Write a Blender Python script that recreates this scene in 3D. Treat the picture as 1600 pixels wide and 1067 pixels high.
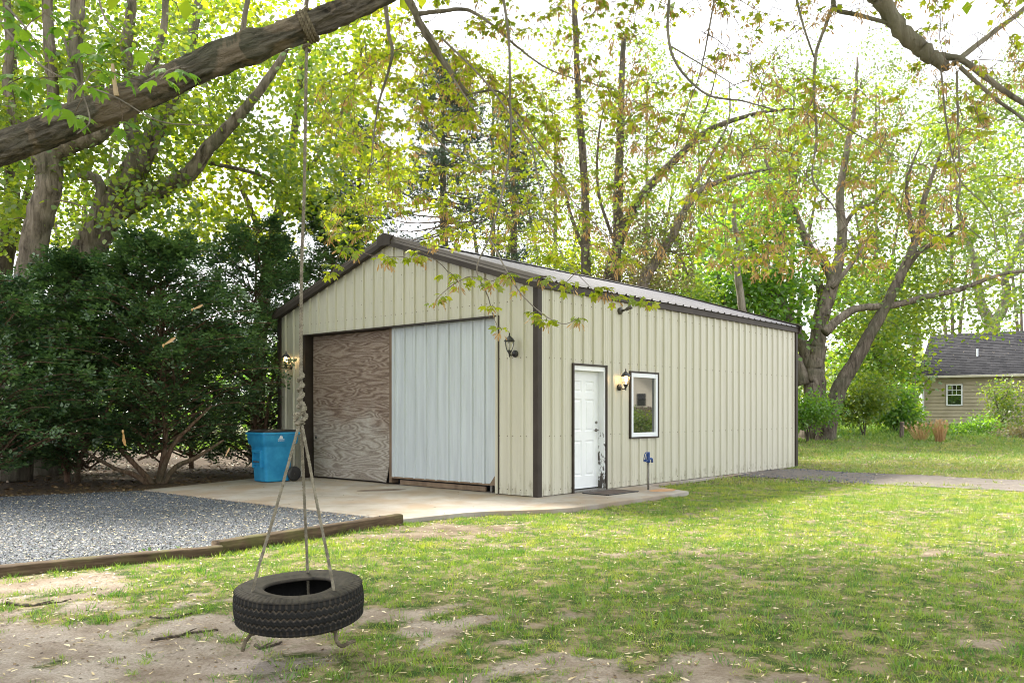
import bpy, bmesh, math, random
import numpy as np
from mathutils import Vector, Matrix

for o in list(bpy.data.objects):
    bpy.data.objects.remove(o)
S = bpy.context.scene
COL = S.collection
rng = np.random.default_rng(7)
random.seed(7)
R = math.radians

# ---------------------------------------------------------------- camera, sky, sun, exposure
EYE = 1.417
FOC = 1328.0
HOR = 645.0
cam_d = bpy.data.cameras.new("camera")
cam = bpy.data.objects.new("camera", cam_d)
COL.objects.link(cam)
cam.location = (0, 0, EYE)
cam.rotation_euler = (R(90), 0, 0)
cam_d.sensor_width = 36
cam_d.lens = FOC / 1600 * 36
cam_d.shift_y = (HOR - 533.5) / 1600
cam_d.clip_end = 2000
cam_d.clip_start = 0.05
S.camera = cam

SUN_EL, SUN_AZ = 50.0, (-0.62, 0.785)          # where the sun stands (x right, y away)
w = bpy.data.worlds.new("World")
S.world = w
w.use_nodes = True
nt = w.node_tree
bg = nt.nodes["Background"]
sky = nt.nodes.new("ShaderNodeTexSky")
sky.sky_type = 'NISHITA'
sky.sun_disc = False
sky.sun_elevation = R(SUN_EL)
sky.sun_rotation = math.atan2(SUN_AZ[0], SUN_AZ[1])
sky.dust_density = 4.0
mixw = nt.nodes.new("ShaderNodeMix")
mixw.data_type = 'RGBA'
mixw.inputs[0].default_value = 0.72            # thin white cloud over the whole sky
nt.links.new(sky.outputs[0], mixw.inputs[6])
mixw.inputs[7].default_value = (9.6, 9.7, 10.0, 1)
nt.links.new(mixw.outputs[2], bg.inputs[0])
bg.inputs[1].default_value = 0.116

sun_d = bpy.data.lights.new("sun", 'SUN')
sun_d.energy = 5.0
sun_d.angle = R(8.0)
sun_d.color = (1.0, 0.95, 0.84)
sun = bpy.data.objects.new("sun", sun_d)
COL.objects.link(sun)
_h = math.hypot(*SUN_AZ)
_sd = Vector((SUN_AZ[0] / _h * math.cos(R(SUN_EL)), SUN_AZ[1] / _h * math.cos(R(SUN_EL)), math.sin(R(SUN_EL))))
sun.rotation_euler = _sd.to_track_quat('Z', 'Y').to_euler()
sun.location = _sd * 60

S.view_settings.view_transform = 'Standard'
S.view_settings.look = 'None'
S.view_settings.gamma = 1
S.view_settings.exposure = 1.42
S.render.engine = 'CYCLES'
S.cycles.use_denoising = True
S.cycles.filter_width = 1.0
S.cycles.max_bounces = 7
S.cycles.diffuse_bounces = 4
S.cycles.glossy_bounces = 3
S.cycles.transmission_bounces = 5
S.cycles.transparent_max_bounces = 6
S.cycles.sample_clamp_indirect = 6

# ---------------------------------------------------------------- helpers
def at(px, py, Y):
    return np.array(((px - 800) / FOC * Y, Y, EYE + (HOR - py) / FOC * Y))

def gp(px, py, z=0.0):
    Y = (EYE - z) * FOC / (py - HOR)
    return np.array(((px - 800) / FOC * Y, Y, z))

def _hash(ix, iy, iz, seed):
    h = (ix.astype(np.int64) * 374761393 + iy.astype(np.int64) * 668265263 + iz.astype(np.int64) * 2147483647 + seed * 974634777) & 0xFFFFFFFF
    h = ((h ^ (h >> 13)) * 1274126177) & 0xFFFFFFFF
    h = (h ^ (h >> 16)) & 0xFFFFFF
    return h / float(0xFFFFFF)

def vnoise(P, freq=1.0, seed=0, octaves=1):
    P = np.asarray(P, float)
    if P.shape[-1] == 2:
        P = np.concatenate([P, np.zeros(P.shape[:-1] + (1,))], -1)
    out = np.zeros(P.shape[:-1])
    amp, tot = 1.0, 0.0
    for o in range(octaves):
        Q = P * freq + 17.3 * o
        I = np.floor(Q)
        F = Q - I
        F = F * F * (3 - 2 * F)
        ix, iy, iz = I[..., 0], I[..., 1], I[..., 2]
        v = 0
        for dx in (0, 1):
            for dy in (0, 1):
                for dz in (0, 1):
                    wgt = (F[..., 0] if dx else 1 - F[..., 0]) * (F[..., 1] if dy else 1 - F[..., 1]) * (F[..., 2] if dz else 1 - F[..., 2])
                    v = v + wgt * _hash(ix + dx, iy + dy, iz + dz, seed + o)
        out += amp * v
        tot += amp
        amp *= 0.5
        freq *= 2
    return out / tot

def sstep(a, b, x):
    t = np.clip((x - a) / (b - a), 0, 1)
    return t * t * (3 - 2 * t)

class MB:
    """collects shapes that end up as ONE mesh object"""
    def __init__(s):
        s.v, s.f, s.n = [], [], 0
    def add(s, V, F):
        V = np.asarray(V, float)
        s.v.append(V)
        for f in F:
            s.f.append(tuple(int(i) + s.n for i in f))
        s.n += len(V)
        return s
    def box(s, lo, hi, bev=0.0):
        x0, y0, z0 = lo
        x1, y1, z1 = hi
        if bev <= 0:
            V = [(x0, y0, z0), (x1, y0, z0), (x1, y1, z0), (x0, y1, z0), (x0, y0, z1), (x1, y0, z1), (x1, y1, z1), (x0, y1, z1)]
            return s.add(V, [(0, 3, 2, 1), (4, 5, 6, 7), (0, 1, 5, 4), (1, 2, 6, 5), (2, 3, 7, 6), (3, 0, 4, 7)])
        bm = bmesh.new()
        bmesh.ops.create_cube(bm, size=1)
        for v in bm.verts:
            v.co = Vector(((x0 + x1) / 2 + v.co.x * (x1 - x0), (y0 + y1) / 2 + v.co.y * (y1 - y0), (z0 + z1) / 2 + v.co.z * (z1 - z0)))
        bmesh.ops.bevel(bm, geom=bm.edges[:], offset=bev, segments=2, affect='EDGES', profile=0.6)
        bm.verts.index_update()
        V = [tuple(v.co) for v in bm.verts]
        F = [[v.index for v in f.verts] for f in bm.faces]
        bm.free()
        return s.add(V, F)
    def tube(s, pts, rad, sides=8, caps=True, amp=0.0, freq=6.0, seed=0, twist=0.0):
        V, F = tube(pts, rad, sides, caps, amp, freq, seed)
        return s.add(V, F)
    def lathe(s, prof, seg=24, axis='z', c=(0, 0, 0), closed=False):
        prof = np.asarray(prof, float)
        a = np.linspace(0, 2 * math.pi, seg, endpoint=False)
        n = len(prof)
        V = np.zeros((seg, n, 3))
        V[:, :, 0] = np.cos(a)[:, None] * prof[None, :, 0]
        V[:, :, 1] = np.sin(a)[:, None] * prof[None, :, 0]
        V[:, :, 2] = prof[None, :, 1]
        V = V.reshape(-1, 3)
        if axis == 'x':
            V = V[:, [2, 0, 1]]
        elif axis == 'y':
            V = V[:, [1, 2, 0]]
        V = V + np.array(c)
        F = []
        m = n if closed else n - 1
        for i in range(seg):
            j = (i + 1) % seg
            for k in range(m):
                l = (k + 1) % n
                F.append((i * n + k, j * n + k, j * n + l, i * n + l))
        return s.add(V, F)
    def prism(s, poly, z0, z1):
        n = len(poly)
        V = [(p[0], p[1], z0) for p in poly] + [(p[0], p[1], z1) for p in poly]
        F = [tuple(range(n - 1, -1, -1)), tuple(range(n, 2 * n))] + [(i, (i + 1) % n, n + (i + 1) % n, n + i) for i in range(n)]
        return s.add(V, F)
    def xform(s, M):
        M = np.array(M)
        s.v = [v @ M[:3, :3].T + M[:3, 3] for v in s.v]
        return s
    def build(s, name, mat, parent=None, smooth=False):
        me = bpy.data.meshes.new(name)
        me.from_pydata(np.concatenate(s.v).tolist() if s.v else [], [], s.f)
        return link(name, me, mat, parent, smooth)

def link(name, me, mat, parent=None, smooth=False):
    if mat is not None:
        me.materials.append(mat)
    if smooth:
        me.polygons.foreach_set("use_smooth", np.ones(len(me.polygons), bool))
    me.update()
    o = bpy.data.objects.new(name, me)
    COL.objects.link(o)
    if parent is not None:
        o.parent = parent
    return o

def big_mesh(name, V, F, mat, parent=None, smooth=False, attr=None):
    V = np.ascontiguousarray(V, np.float32)
    F = np.ascontiguousarray(F, np.int32)
    k = F.shape[1]
    me = bpy.data.meshes.new(name)
    me.vertices.add(len(V))
    me.vertices.foreach_set("co", V.ravel())
    me.loops.add(F.size)
    me.loops.foreach_set("vertex_index", F.ravel())
    me.polygons.add(len(F))
    me.polygons.foreach_set("loop_start", np.arange(0, F.size, k, dtype=np.int32))
    me.polygons.foreach_set("loop_total", np.full(len(F), k, np.int32))
    if attr:
        for an, av in attr.items():
            a = me.attributes.new(an, 'FLOAT', 'POINT')
            a.data.foreach_set("value", np.ascontiguousarray(av, np.float32))
    me.update(calc_edges=True)
    return link(name, me, mat, parent, smooth)

def tube(pts, rad, sides=8, caps=True, amp=0.0, freq=6.0, seed=0):
    P = np.asarray(pts, float)
    n = len(P)
    rad = np.broadcast_to(np.asarray(rad, float), (n,)) if np.ndim(rad) <= 1 and np.size(rad) in (1, n) else np.interp(np.linspace(0, 1, n), np.linspace(0, 1, len(rad)), rad)
    T = np.gradient(P, axis=0)
    T /= np.linalg.norm(T, axis=1)[:, None] + 1e-9
    ref = np.array((0, 0, 1.0)) if abs(T[0, 2]) < 0.9 else np.array((1.0, 0, 0))
    N = np.zeros_like(P)
    u = np.cross(T[0], ref)
    u /= np.linalg.norm(u)
    for i in range(n):
        u = u - T[i] * u.dot(T[i])
        l = math.sqrt(u.dot(u))
        u = u / (l + 1e-9)
        N[i] = u
    B = np.cross(T, N)
    a = np.linspace(0, 2 * math.pi, sides, endpoint=False)
    D = np.cos(a)[None, :, None] * N[:, None, :] + np.sin(a)[None, :, None] * B[:, None, :]
    rr = np.repeat(rad[:, None], sides, 1)
    if amp > 0:
        Q = P[:, None, :] + D * rr[:, :, None]
        rr = rr * (1 + amp * (vnoise(Q, freq, seed, 3) - 0.5) * 2)
    V = (P[:, None, :] + D * rr[:, :, None]).reshape(-1, 3)
    F = []
    for i in range(n - 1):
        for k in range(sides):
            l = (k + 1) % sides
            F.append((i * sides + k, i * sides + l, (i + 1) * sides + l, (i + 1) * sides + k))
    if caps:
        F.append(tuple(range(sides - 1, -1, -1)))
        F.append(tuple((n - 1) * sides + k for k in range(sides)))
    return V, F

def smooth_path(pts, n):
    """Catmull-Rom through the points"""
    P = np.asarray(pts, float)
    if len(P) < 3:
        return P[0] + (P[-1] - P[0]) * np.linspace(0, 1, n)[:, None]
    Q = np.vstack([2 * P[0] - P[1], P, 2 * P[-1] - P[-2]])
    m = len(P) - 1
    out = []
    for t in np.linspace(0, m - 1e-6, n):
        i = int(t)
        f = t - i
        a, b, c, d = Q[i:i + 4]
        out.append(0.5 * (2 * b + (c - a) * f + (2 * a - 5 * b + 4 * c - d) * f * f + (3 * b - 3 * c + d - a) * f ** 3))
    return np.array(out)

def empty(name, loc=(0, 0, 0), rz=0.0):
    o = bpy.data.objects.new(name, None)
    COL.objects.link(o)
    o.location = loc
    o.rotation_euler = (0, 0, rz)
    o.empty_display_size = 0.2
    return o

def tag(o, label=None, cat=None, group=None, kind=None):
    if label: o["label"] = label
    if cat: o["category"] = cat
    if group: o["group"] = group
    if kind: o["kind"] = kind
    return o

def copy_tree(o, parent=None):
    c = o.copy()
    COL.objects.link(c)
    c.parent = parent
    for ch in list(o.children):
        copy_tree(ch, c)
    return c

# ---------------------------------------------------------------- materials
class NT:
    def __init__(s, name):
        s.m = bpy.data.materials.new(name)
        s.m.use_nodes = True
        s.t = s.m.node_tree
        s.b = s.t.nodes["Principled BSDF"]
        s.out = s.t.nodes["Material Output"]
        s.tc = s.t.nodes.new("ShaderNodeTexCoord")
    def n(s, typ, **kw):
        nd = s.t.nodes.new("ShaderNode" + typ)
        for k, v in kw.items():
            setattr(nd, k, v)
        return nd
    def l(s, a, b):
        s.t.links.new(a, b)
    def coord(s, scale=(1, 1, 1), which="Object", rot=(0, 0, 0)):
        mp = s.n("Mapping")
        mp.inputs["Scale"].default_value = scale
        mp.inputs["Rotation"].default_value = rot
        s.l(s.tc.outputs[which], mp.inputs[0])
        return mp.outputs[0]
    def noise(s, scale, detail=4, rough=0.55, vec=None, dist=0.0):
        nd = s.n("TexNoise")
        nd.inputs["Scale"].default_value = scale
        nd.inputs["Detail"].default_value = detail
        nd.inputs["Roughness"].default_value = rough
        nd.inputs["Distortion"].default_value = dist
        s.l(vec if vec is not None else s.tc.outputs["Object"], nd.inputs["Vector"])
        return nd.outputs["Fac"]
    def ramp(s, fac, stops, interp='LINEAR'):
        nd = s.n("ValToRGB")
        nd.color_ramp.interpolation = interp
        e = nd.color_ramp.elements
        while len(e) < len(stops):
            e.new(0.5)
        for i, (p, c) in enumerate(stops):
            e[i].position = p
            e[i].color = (c[0], c[1], c[2], 1) if not np.isscalar(c) else (c, c, c, 1)
        s.l(fac, nd.inputs[0])
        return nd.outputs[0]
    def mix(s, fac, a, b, mode='MIX'):
        nd = s.n("Mix", data_type='RGBA', blend_type=mode)
        for sock, v in ((nd.inputs[0], fac), (nd.inputs[6], a), (nd.inputs[7], b)):
            if hasattr(v, 'is_linked') or hasattr(v, 'links'):
                s.l(v, sock)
            elif np.isscalar(v):
                sock.default_value = v if sock.type == 'VALUE' else (v, v, v, 1)
            else:
                sock.default_value = (v[0], v[1], v[2], 1)
        return nd.outputs[2]
    def math(s, op, a, b=0.0, c=None):
        nd = s.n("Math", operation=op)
        for i, v in enumerate((a, b) if c is None else (a, b, c)):
            if hasattr(v, 'links'):
                s.l(v, nd.inputs[i])
            else:
                nd.inputs[i].default_value = v
        return nd.outputs[0]
    def bump(s, h, strength=0.5, dist=0.01):
        nd = s.n("Bump")
        nd.inputs["Strength"].default_value = strength
        nd.inputs["Distance"].default_value = dist
        s.l(h, nd.inputs["Height"])
        s.l(nd.outputs[0], s.b.inputs["Normal"])
    def col(s, c):
        if hasattr(c, 'links'):
            s.l(c, s.b.inputs["Base Color"])
        else:
            s.b.inputs["Base Color"].default_value = (*c, 1)
    def set(s, **kw):
        for k, v in kw.items():
            s.b.inputs[k.replace('_', ' ')].default_value = v
        return s

def plain(name, c1, c2=None, scale=8, rough=0.6, metal=0.0, bump=0.0, bscale=60, bdist=0.004, detail=5, stretch=(1, 1, 1), lo=0.35, hi=0.65, spec=None):
    t = NT(name)
    v = t.coord(stretch)
    if c2 is not None:
        t.col(t.ramp(t.noise(scale, detail, vec=v), [(lo, c1), (hi, c2)]))
    else:
        t.col(c1)
    t.set(Roughness=rough, Metallic=metal)
    if spec is not None:
        t.set(Specular_IOR_Level=spec)
    if bump > 0:
        t.bump(t.noise(bscale, 4, vec=v), bump, bdist)
    return t.m

def leafmat(name, c1, c2, t1, t2, trans=0.45, rough=0.5, gloss=0.06, nscale=0.6, kn=0.35):
    """diffuse + translucent + a little gloss; colour varies per leaf"""
    t = NT(name)
    geo = t.n("NewGeometry")
    n1 = t.noise(nscale, 2)
    if kn > 0.4:
        n1 = t.ramp(n1, [(0.32, 0.0), (0.68, 1.0)])
    f = t.math('ADD', t.math('MULTIPLY', geo.outputs["Random Per Island"], 1 - kn), t.math('MULTIPLY', n1, kn))
    dc = t.ramp(f, [(0.15, c1), (0.85, c2)])
    tc_ = t.ramp(f, [(0.15, t1), (0.85, t2)])
    d = t.n("BsdfDiffuse")
    tr = t.n("BsdfTranslucent")
    g = t.n("BsdfGlossy")
    g.inputs["Roughness"].default_value = rough
    g.inputs["Color"].default_value = (0.9, 0.95, 0.9, 1)
    t.l(dc, d.inputs[0])
    t.l(tc_, tr.inputs[0])
    m1 = t.n("MixShader")
    m1.inputs[0].default_value = trans
    t.l(d.outputs[0], m1.inputs[1])
    t.l(tr.outputs[0], m1.inputs[2])
    m2 = t.n("MixShader")
    m2.inputs[0].default_value = gloss
    t.l(m1.outputs[0], m2.inputs[1])
    t.l(g.outputs[0], m2.inputs[2])
    t.l(m2.outputs[0], t.out.inputs[0])
    return t.m

def bark(name, c1, c2, c3, scale=1.0, bump=0.9, peel=None, lean=None):
    t = NT(name)
    v = t.coord((9 * scale, 9 * scale, 2.2 * scale))
    if lean is not None:
        mp = t.n("Mapping", vector_type='TEXTURE')
        mp.inputs["Rotation"].default_value = (0, lean, 0)
        mp.inputs["Scale"].default_value = (1 / 5.0, 1 / 24.0, 1 / 24.0)
        t.l(t.tc.outputs["Object"], mp.inputs[0]); v = mp.outputs[0]
    n = t.noise(1.0, 8, 0.65, v, 0.6)
    patch = t.noise(1.3, 3)
    c = t.ramp(n, [(0.32, c1), (0.5, c2), (0.72, c3)])
    c = t.mix(t.ramp(patch, [(0.45, 0), (0.7, 0.55)]), c, (0.11, 0.12, 0.075))
    if peel:
        c = t.mix(t.ramp(t.noise(3.2, 4, 0.6, None, 0.8), [(0.54, 0), (0.60, 0.85)]), c, peel)
    t.col(c)
    t.set(Roughness=0.95, Specular_IOR_Level=0.15)
    t.bump(t.math('ADD', n, t.math('MULTIPLY', t.noise(55 * scale, 4, 0.7), 0.35)), bump, 0.05)
    return t.m

M = {}
def make_materials():
    # painted metal wall
    t = NT("beige_metal")
    v = t.coord((3, 3, 0.25))
    n = t.noise(2.0, 5, 0.6, v)
    c = t.ramp(n, [(0.3, (0.48, 0.46, 0.375)), (0.7, (0.55, 0.53, 0.445))])
    sp = t.ramp(t.noise(38, 3, 0.6), [(0.70, 0), (0.78, 0.35)])
    c = t.mix(sp, c, (0.27, 0.24, 0.16))
    sep = t.n("SeparateXYZ"); t.l(t.tc.outputs["Object"], sep.inputs[0])
    mud = t.math('SUBTRACT', t.noise(4.0, 6, 0.7, t.coord((2.5, 2.5, 0.9))), t.math('MULTIPLY', sep.outputs[2], 0.32))
    c = t.mix(t.ramp(mud, [(0.47, 0), (0.62, 0.55)]), c, (0.20, 0.17, 0.10))
    stk = t.noise(3.0, 5, 0.65, t.coord((9, 9, 0.35)))
    c = t.mix(t.ramp(stk, [(0.60, 0), (0.74, 0.35)]), c, (0.30, 0.285, 0.19))
    t.col(c); t.set(Specular_IOR_Level=0.4)
    t.l(t.ramp(n, [(0.3, 0.32), (0.7, 0.52)]), t.b.inputs["Roughness"])
    t.bump(t.noise(1.3, 3), 0.25, 0.02)
    M['beige'] = t.m
    t = NT("white_metal")
    v = t.coord((5, 5, 0.3))
    c = t.ramp(t.noise(2.0, 5, 0.6, v), [(0.35, (0.45, 0.49, 0.52)), (0.7, (0.55, 0.60, 0.635))])
    sp = t.ramp(t.noise(26, 3, 0.6), [(0.68, 0), (0.76, 0.45)])
    c = t.mix(sp, c, (0.25, 0.22, 0.16))
    t.col(c); t.set(Roughness=0.45)
    M['white_metal'] = t.m
    M['bronze'] = plain("bronze_trim", (0.034, 0.026, 0.021), (0.050, 0.039, 0.032), 3, 0.55, spec=0.25)
    M['roof'] = plain("roof_metal", (0.16, 0.155, 0.17), (0.21, 0.20, 0.22), 2.5, 0.45, metal=0.15)
    M['screw'] = plain("screw_metal", (0.16, 0.14, 0.11), (0.24, 0.21, 0.16), 30, 0.5, metal=0.6)
    # rotary cut plywood, weathered
    t = NT("plywood")
    v = t.coord((1.0, 0.55, 3.6))
    n = t.noise(1.25, 1.6, 0.45, v, 0.5)
    ring = t.math('SINE', t.math('MULTIPLY', n, 74.0))
    fine = t.noise(7, 5, 0.6, t.coord((3, 2, 12)))
    rr = t.math('ADD', t.math('MULTIPLY', ring, 0.17), t.math('ADD', t.math('MULTIPLY', fine, 0.70), 0.14))
    warm = t.ramp(rr, [(0.15, (0.088, 0.056, 0.042)), (0.5, (0.235, 0.175, 0.14)), (0.85, (0.38, 0.32, 0.275))])
    grey = t.ramp(rr, [(0.15, (0.15, 0.12, 0.098)), (0.5, (0.33, 0.29, 0.255)), (0.85, (0.50, 0.47, 0.43))])
    sep = t.n("SeparateXYZ"); t.l(t.tc.outputs["Object"], sep.inputs[0])
    wz = t.math('ADD', t.math('MULTIPLY', sep.outputs[2], 0.42), t.math('MULTIPLY', t.noise(1.6, 4, 0.6, t.coord((1, 1, 2))), 0.7))
    t.col(t.mix(t.ramp(wz, [(0.75, 0), (1.75, 1)]), grey, warm))
    t.set(Roughness=0.85, Specular_IOR_Level=0.2)
    t.bump(rr, 0.5, 0.006)
    M['plywood'] = t.m
    M['board'] = plain("weathered_board", (0.13, 0.085, 0.055), (0.24, 0.17, 0.115), 3, 0.85, bump=0.4, bscale=9, stretch=(2, 2, 0.4))
    t = NT("timber_wood")
    n = t.noise(2.0, 7, 0.65, t.coord((0.9, 9, 9)))
    c = t.ramp(n, [(0.3, (0.028, 0.019, 0.011)), (0.55, (0.092, 0.062, 0.038)), (0.75, (0.19, 0.135, 0.088))])
    c = t.mix(t.ramp(t.noise(3.2, 4), [(0.5, 0), (0.66, 0.6)]), c, (0.10, 0.105, 0.03))
    t.col(c); t.set(Roughness=0.9, Specular_IOR_Level=0.2); t.bump(n, 0.7, 0.02)
    M['timber'] = t.m
    # concrete
    t = NT("concrete")
    n = t.noise(1.1, 7, 0.65)
    c = t.ramp(n, [(0.3, (0.25, 0.215, 0.185)), (0.5, (0.34, 0.305, 0.27)), (0.72, (0.42, 0.385, 0.355))])
    c = t.mix(t.ramp(t.noise(0.8, 4, 0.6, t.coord((1.3, 0.8, 1))), [(0.44, 0), (0.62, 0.62)]), c, (0.29, 0.205, 0.13))
    c = t.mix(t.ramp(t.noise(45, 3, 0.7), [(0.64, 0), (0.74, 0.4)]), c, (0.19, 0.15, 0.10))
    t.col(c); t.set(Roughness=0.9, Specular_IOR_Level=0.25); t.bump(t.noise(90, 4), 0.25, 0.004)
    M['concrete'] = t.m
    M['stain'] = plain("stain", (0.10, 0.065, 0.045), (0.16, 0.11, 0.08), 14, 0.75)
    M['rust'] = plain("rust_stain", (0.40, 0.19, 0.08), (0.48, 0.30, 0.17), 9, 0.9)
    M['white_paint'] = plain("white_paint", (0.74, 0.76, 0.78), (0.80, 0.82, 0.84), 4, 0.4)
    t = NT("peeling_paint")
    n = t.noise(11, 6, 0.7, t.coord((1, 1, 0.45)))
    sep = t.n("SeparateXYZ"); t.l(t.tc.outputs["Object"], sep.inputs[0])
    amt = t.math('ADD', n, t.math('MULTIPLY', t.math('SUBTRACT', 1.15, sep.outputs[2]), 0.17))
    t.col(t.ramp(amt, [(0.60, (0.76, 0.78, 0.80)), (0.63, (0.07, 0.058, 0.05))])); t.set(Roughness=0.6)
    M['peel'] = t.m
    M['vinyl'] = plain("window_vinyl", (0.72, 0.75, 0.80), None, rough=0.35)
    t = NT("window_glass")
    t.col((0.012, 0.014, 0.014)); t.set(Roughness=0.02, Specular_IOR_Level=0.5, IOR=2.6)
    M['glass'] = t.m
    M['black_metal'] = plain("black_metal", (0.012, 0.012, 0.014), (0.028, 0.028, 0.03), 20, 0.4, spec=0.5)
    M['brown_plastic'] = plain("dark_fixture", (0.055, 0.048, 0.04), (0.09, 0.08, 0.065), 20, 0.5)
    t = NT("lantern_glass")
    t.col((0.85, 0.82, 0.72)); t.set(Roughness=0.18, Transmission_Weight=0.85, IOR=1.3, Alpha=0.55)
    M['lglass'] = t.m
    for nm, st, cc in (('bulb_on', 9.0, (1.0, 0.62, 0.25)), ):
        t = NT("lit_bulb"); t.b.inputs["Emission Color"].default_value = (*cc, 1); t.set(Emission_Strength=st); M[nm] = t.m
    M['bulb_off'] = plain("unlit_bulb", (0.75, 0.75, 0.72), None, rough=0.3)
    M['blue_plastic'] = plain("blue_plastic", (0.014, 0.235, 0.49), (0.034, 0.33, 0.60), 5, 0.5, bump=0.08, bscale=180)
    M['black_plastic'] = plain("black_plastic", (0.014, 0.014, 0.015), (0.03, 0.03, 0.032), 6, 0.4)
    M['print_white'] = plain("white_print", (0.72, 0.78, 0.82), None, rough=0.6)
    M['blue_paint'] = plain("blue_enamel", (0.006, 0.035, 0.16), (0.012, 0.06, 0.24), 18, 0.35)
    M['pipe'] = plain("galvanised_pipe", (0.13, 0.12, 0.11), (0.22, 0.21, 0.19), 20, 0.5, metal=0.5)
    t = NT("door_mat")
    n = t.noise(140, 3, 0.7)
    t.col(t.ramp(n, [(0.35, (0.05, 0.034, 0.028)), (0.65, (0.11, 0.078, 0.062))])); t.set(Roughness=0.95); t.bump(n, 0.8, 0.006)
    M['mat'] = t.m
    # tyre
    t = NT("tyre_rubber")
    at_ = t.n("Attribute", attribute_name="dust")
    n = t.noise(7, 5, 0.65)
    c = t.ramp(n, [(0.3, (0.006, 0.006, 0.006)), (0.7, (0.015, 0.0145, 0.013))])
    c = t.mix(t.math('MULTIPLY', at_.outputs["Fac"], t.ramp(t.noise(16, 4, 0.7), [(0.3, 0.15), (0.7, 1.0)])), c, (0.16, 0.13, 0.095))
    t.col(c); t.set(Roughness=0.75, Specular_IOR_Level=0.22); t.bump(t.noise(120, 4), 0.25, 0.003)
    M['tyre'] = t.m
    M['rope'] = plain("rope_fibre", (0.13, 0.115, 0.085), (0.25, 0.225, 0.17), 30, 0.95, bump=0.6, bscale=400, bdist=0.002, spec=0.1)
    M['rope_dark'] = plain("weathered_rope", (0.09, 0.075, 0.05), (0.19, 0.16, 0.11), 30, 0.95, bump=0.6, bscale=400, bdist=0.002, spec=0.1)
    M['bark_limb'] = bark("limb_bark", (0.03, 0.026, 0.021), (0.125, 0.108, 0.086), (0.26, 0.225, 0.18), 1.6, 1.0, (0.25, 0.20, 0.145), R(-22))
    M['bark_grey'] = bark("grey_bark", (0.045, 0.036, 0.028), (0.17, 0.14, 0.112), (0.31, 0.26, 0.215), 0.9)
    M['bark_dark'] = bark("dark_bark", (0.03, 0.024, 0.019), (0.105, 0.085, 0.067), (0.20, 0.165, 0.135), 0.9)
    M['bark_pale'] = bark("pale_bark", (0.10, 0.085, 0.07), (0.24, 0.21, 0.175), (0.36, 0.32, 0.28), 0.8)
    M['bark_yew'] = bark("yew_bark", (0.06, 0.035, 0.022), (0.17, 0.105, 0.07), (0.30, 0.21, 0.15), 2.0)
    M['twig'] = plain("twig_bark", (0.11, 0.085, 0.068), (0.21, 0.165, 0.135), 6, 0.9, spec=0.2)
    M['cutwood'] = plain("bare_wood", (0.34, 0.24, 0.14), (0.48, 0.36, 0.23), 6, 0.9)
    M['leaf_maple'] = leafmat("maple_leaf", (0.08, 0.14, 0.008), (0.22, 0.25, 0.012), (0.30, 0.44, 0.012), (0.66, 0.68, 0.02), 0.56)
    M['leaf_near'] = leafmat("near_maple_leaf", (0.05, 0.15, 0.015), (0.11, 0.22, 0.02), (0.20, 0.45, 0.03), (0.36, 0.58, 0.03), 0.5)
    M['leaf_mid'] = leafmat("spring_leaf", (0.038, 0.095, 0.010), (0.155, 0.21, 0.016), (0.16, 0.32, 0.02), (0.50, 0.57, 0.03), 0.5)
    M['leaf_green'] = leafmat("green_leaf", (0.04, 0.125, 0.010), (0.12, 0.22, 0.02), (0.16, 0.40, 0.02), (0.38, 0.58, 0.03), 0.58)
    M['leaf_pale'] = leafmat("pale_leaf", (0.06, 0.11, 0.025), (0.14, 0.19, 0.045), (0.18, 0.30, 0.05), (0.36, 0.45, 0.08), 0.45)
    M['leaf_bud'] = leafmat("vine_leaf", (0.08, 0.085, 0.03), (0.20, 0.15, 0.06), (0.22, 0.22, 0.06), (0.36, 0.28, 0.10), 0.4)
    M['leaf_pine'] = leafmat("pine_needle", (0.022, 0.045, 0.022), (0.05, 0.085, 0.04), (0.04, 0.08, 0.03), (0.08, 0.13, 0.05), 0.25)
    M['leaf_yew'] = leafmat("yew_needle", (0.015, 0.050, 0.027), (0.115, 0.20, 0.065), (0.03, 0.085, 0.02), (0.17, 0.30, 0.05), 0.26, 0.35, 0.08, 2.4, 0.45)
    M['samara'] = leafmat("maple_seed_wing", (0.36, 0.19, 0.055), (0.56, 0.35, 0.13), (0.44, 0.22, 0.06), (0.60, 0.38, 0.14), 0.32)
    M['litter'] = leafmat("fallen_seed", (0.50, 0.38, 0.20), (0.76, 0.66, 0.46), (0.3, 0.2, 0.1), (0.4, 0.3, 0.2), 0.1, nscale=2)
    M['dead_leaf'] = leafmat("dead_leaf", (0.075, 0.045, 0.022), (0.24, 0.15, 0.075), (0.1, 0.06, 0.02), (0.2, 0.12, 0.06), 0.1, nscale=2)
    M['grass'] = leafmat("grass_blade", (0.022, 0.095, 0.008), (0.21, 0.32, 0.03), (0.07, 0.28, 0.012), (0.44, 0.56, 0.05), 0.42, nscale=4.5, kn=0.6)
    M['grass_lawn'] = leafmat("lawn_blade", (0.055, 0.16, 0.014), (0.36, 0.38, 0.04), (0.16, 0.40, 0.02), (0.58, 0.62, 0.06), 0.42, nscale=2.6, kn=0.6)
    M['grass_far'] = leafmat("mown_grass", (0.12, 0.23, 0.025), (0.36, 0.34, 0.08), (0.24, 0.42, 0.04), (0.52, 0.50, 0.10), 0.3, nscale=0.9, kn=0.6)
    M['straw'] = leafmat("dry_straw", (0.40, 0.23, 0.09), (0.58, 0.38, 0.19), (0.45, 0.26, 0.1), (0.6, 0.4, 0.2), 0.35)
    # ground
    t = NT("lawn_soil")
    a = t.n("Attribute", attribute_name="bare")
    n = t.noise(2.2, 8, 0.65)
    f = t.noise(60, 5, 0.7)
    sand_at = t.n("Attribute", attribute_name="sand")
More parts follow.
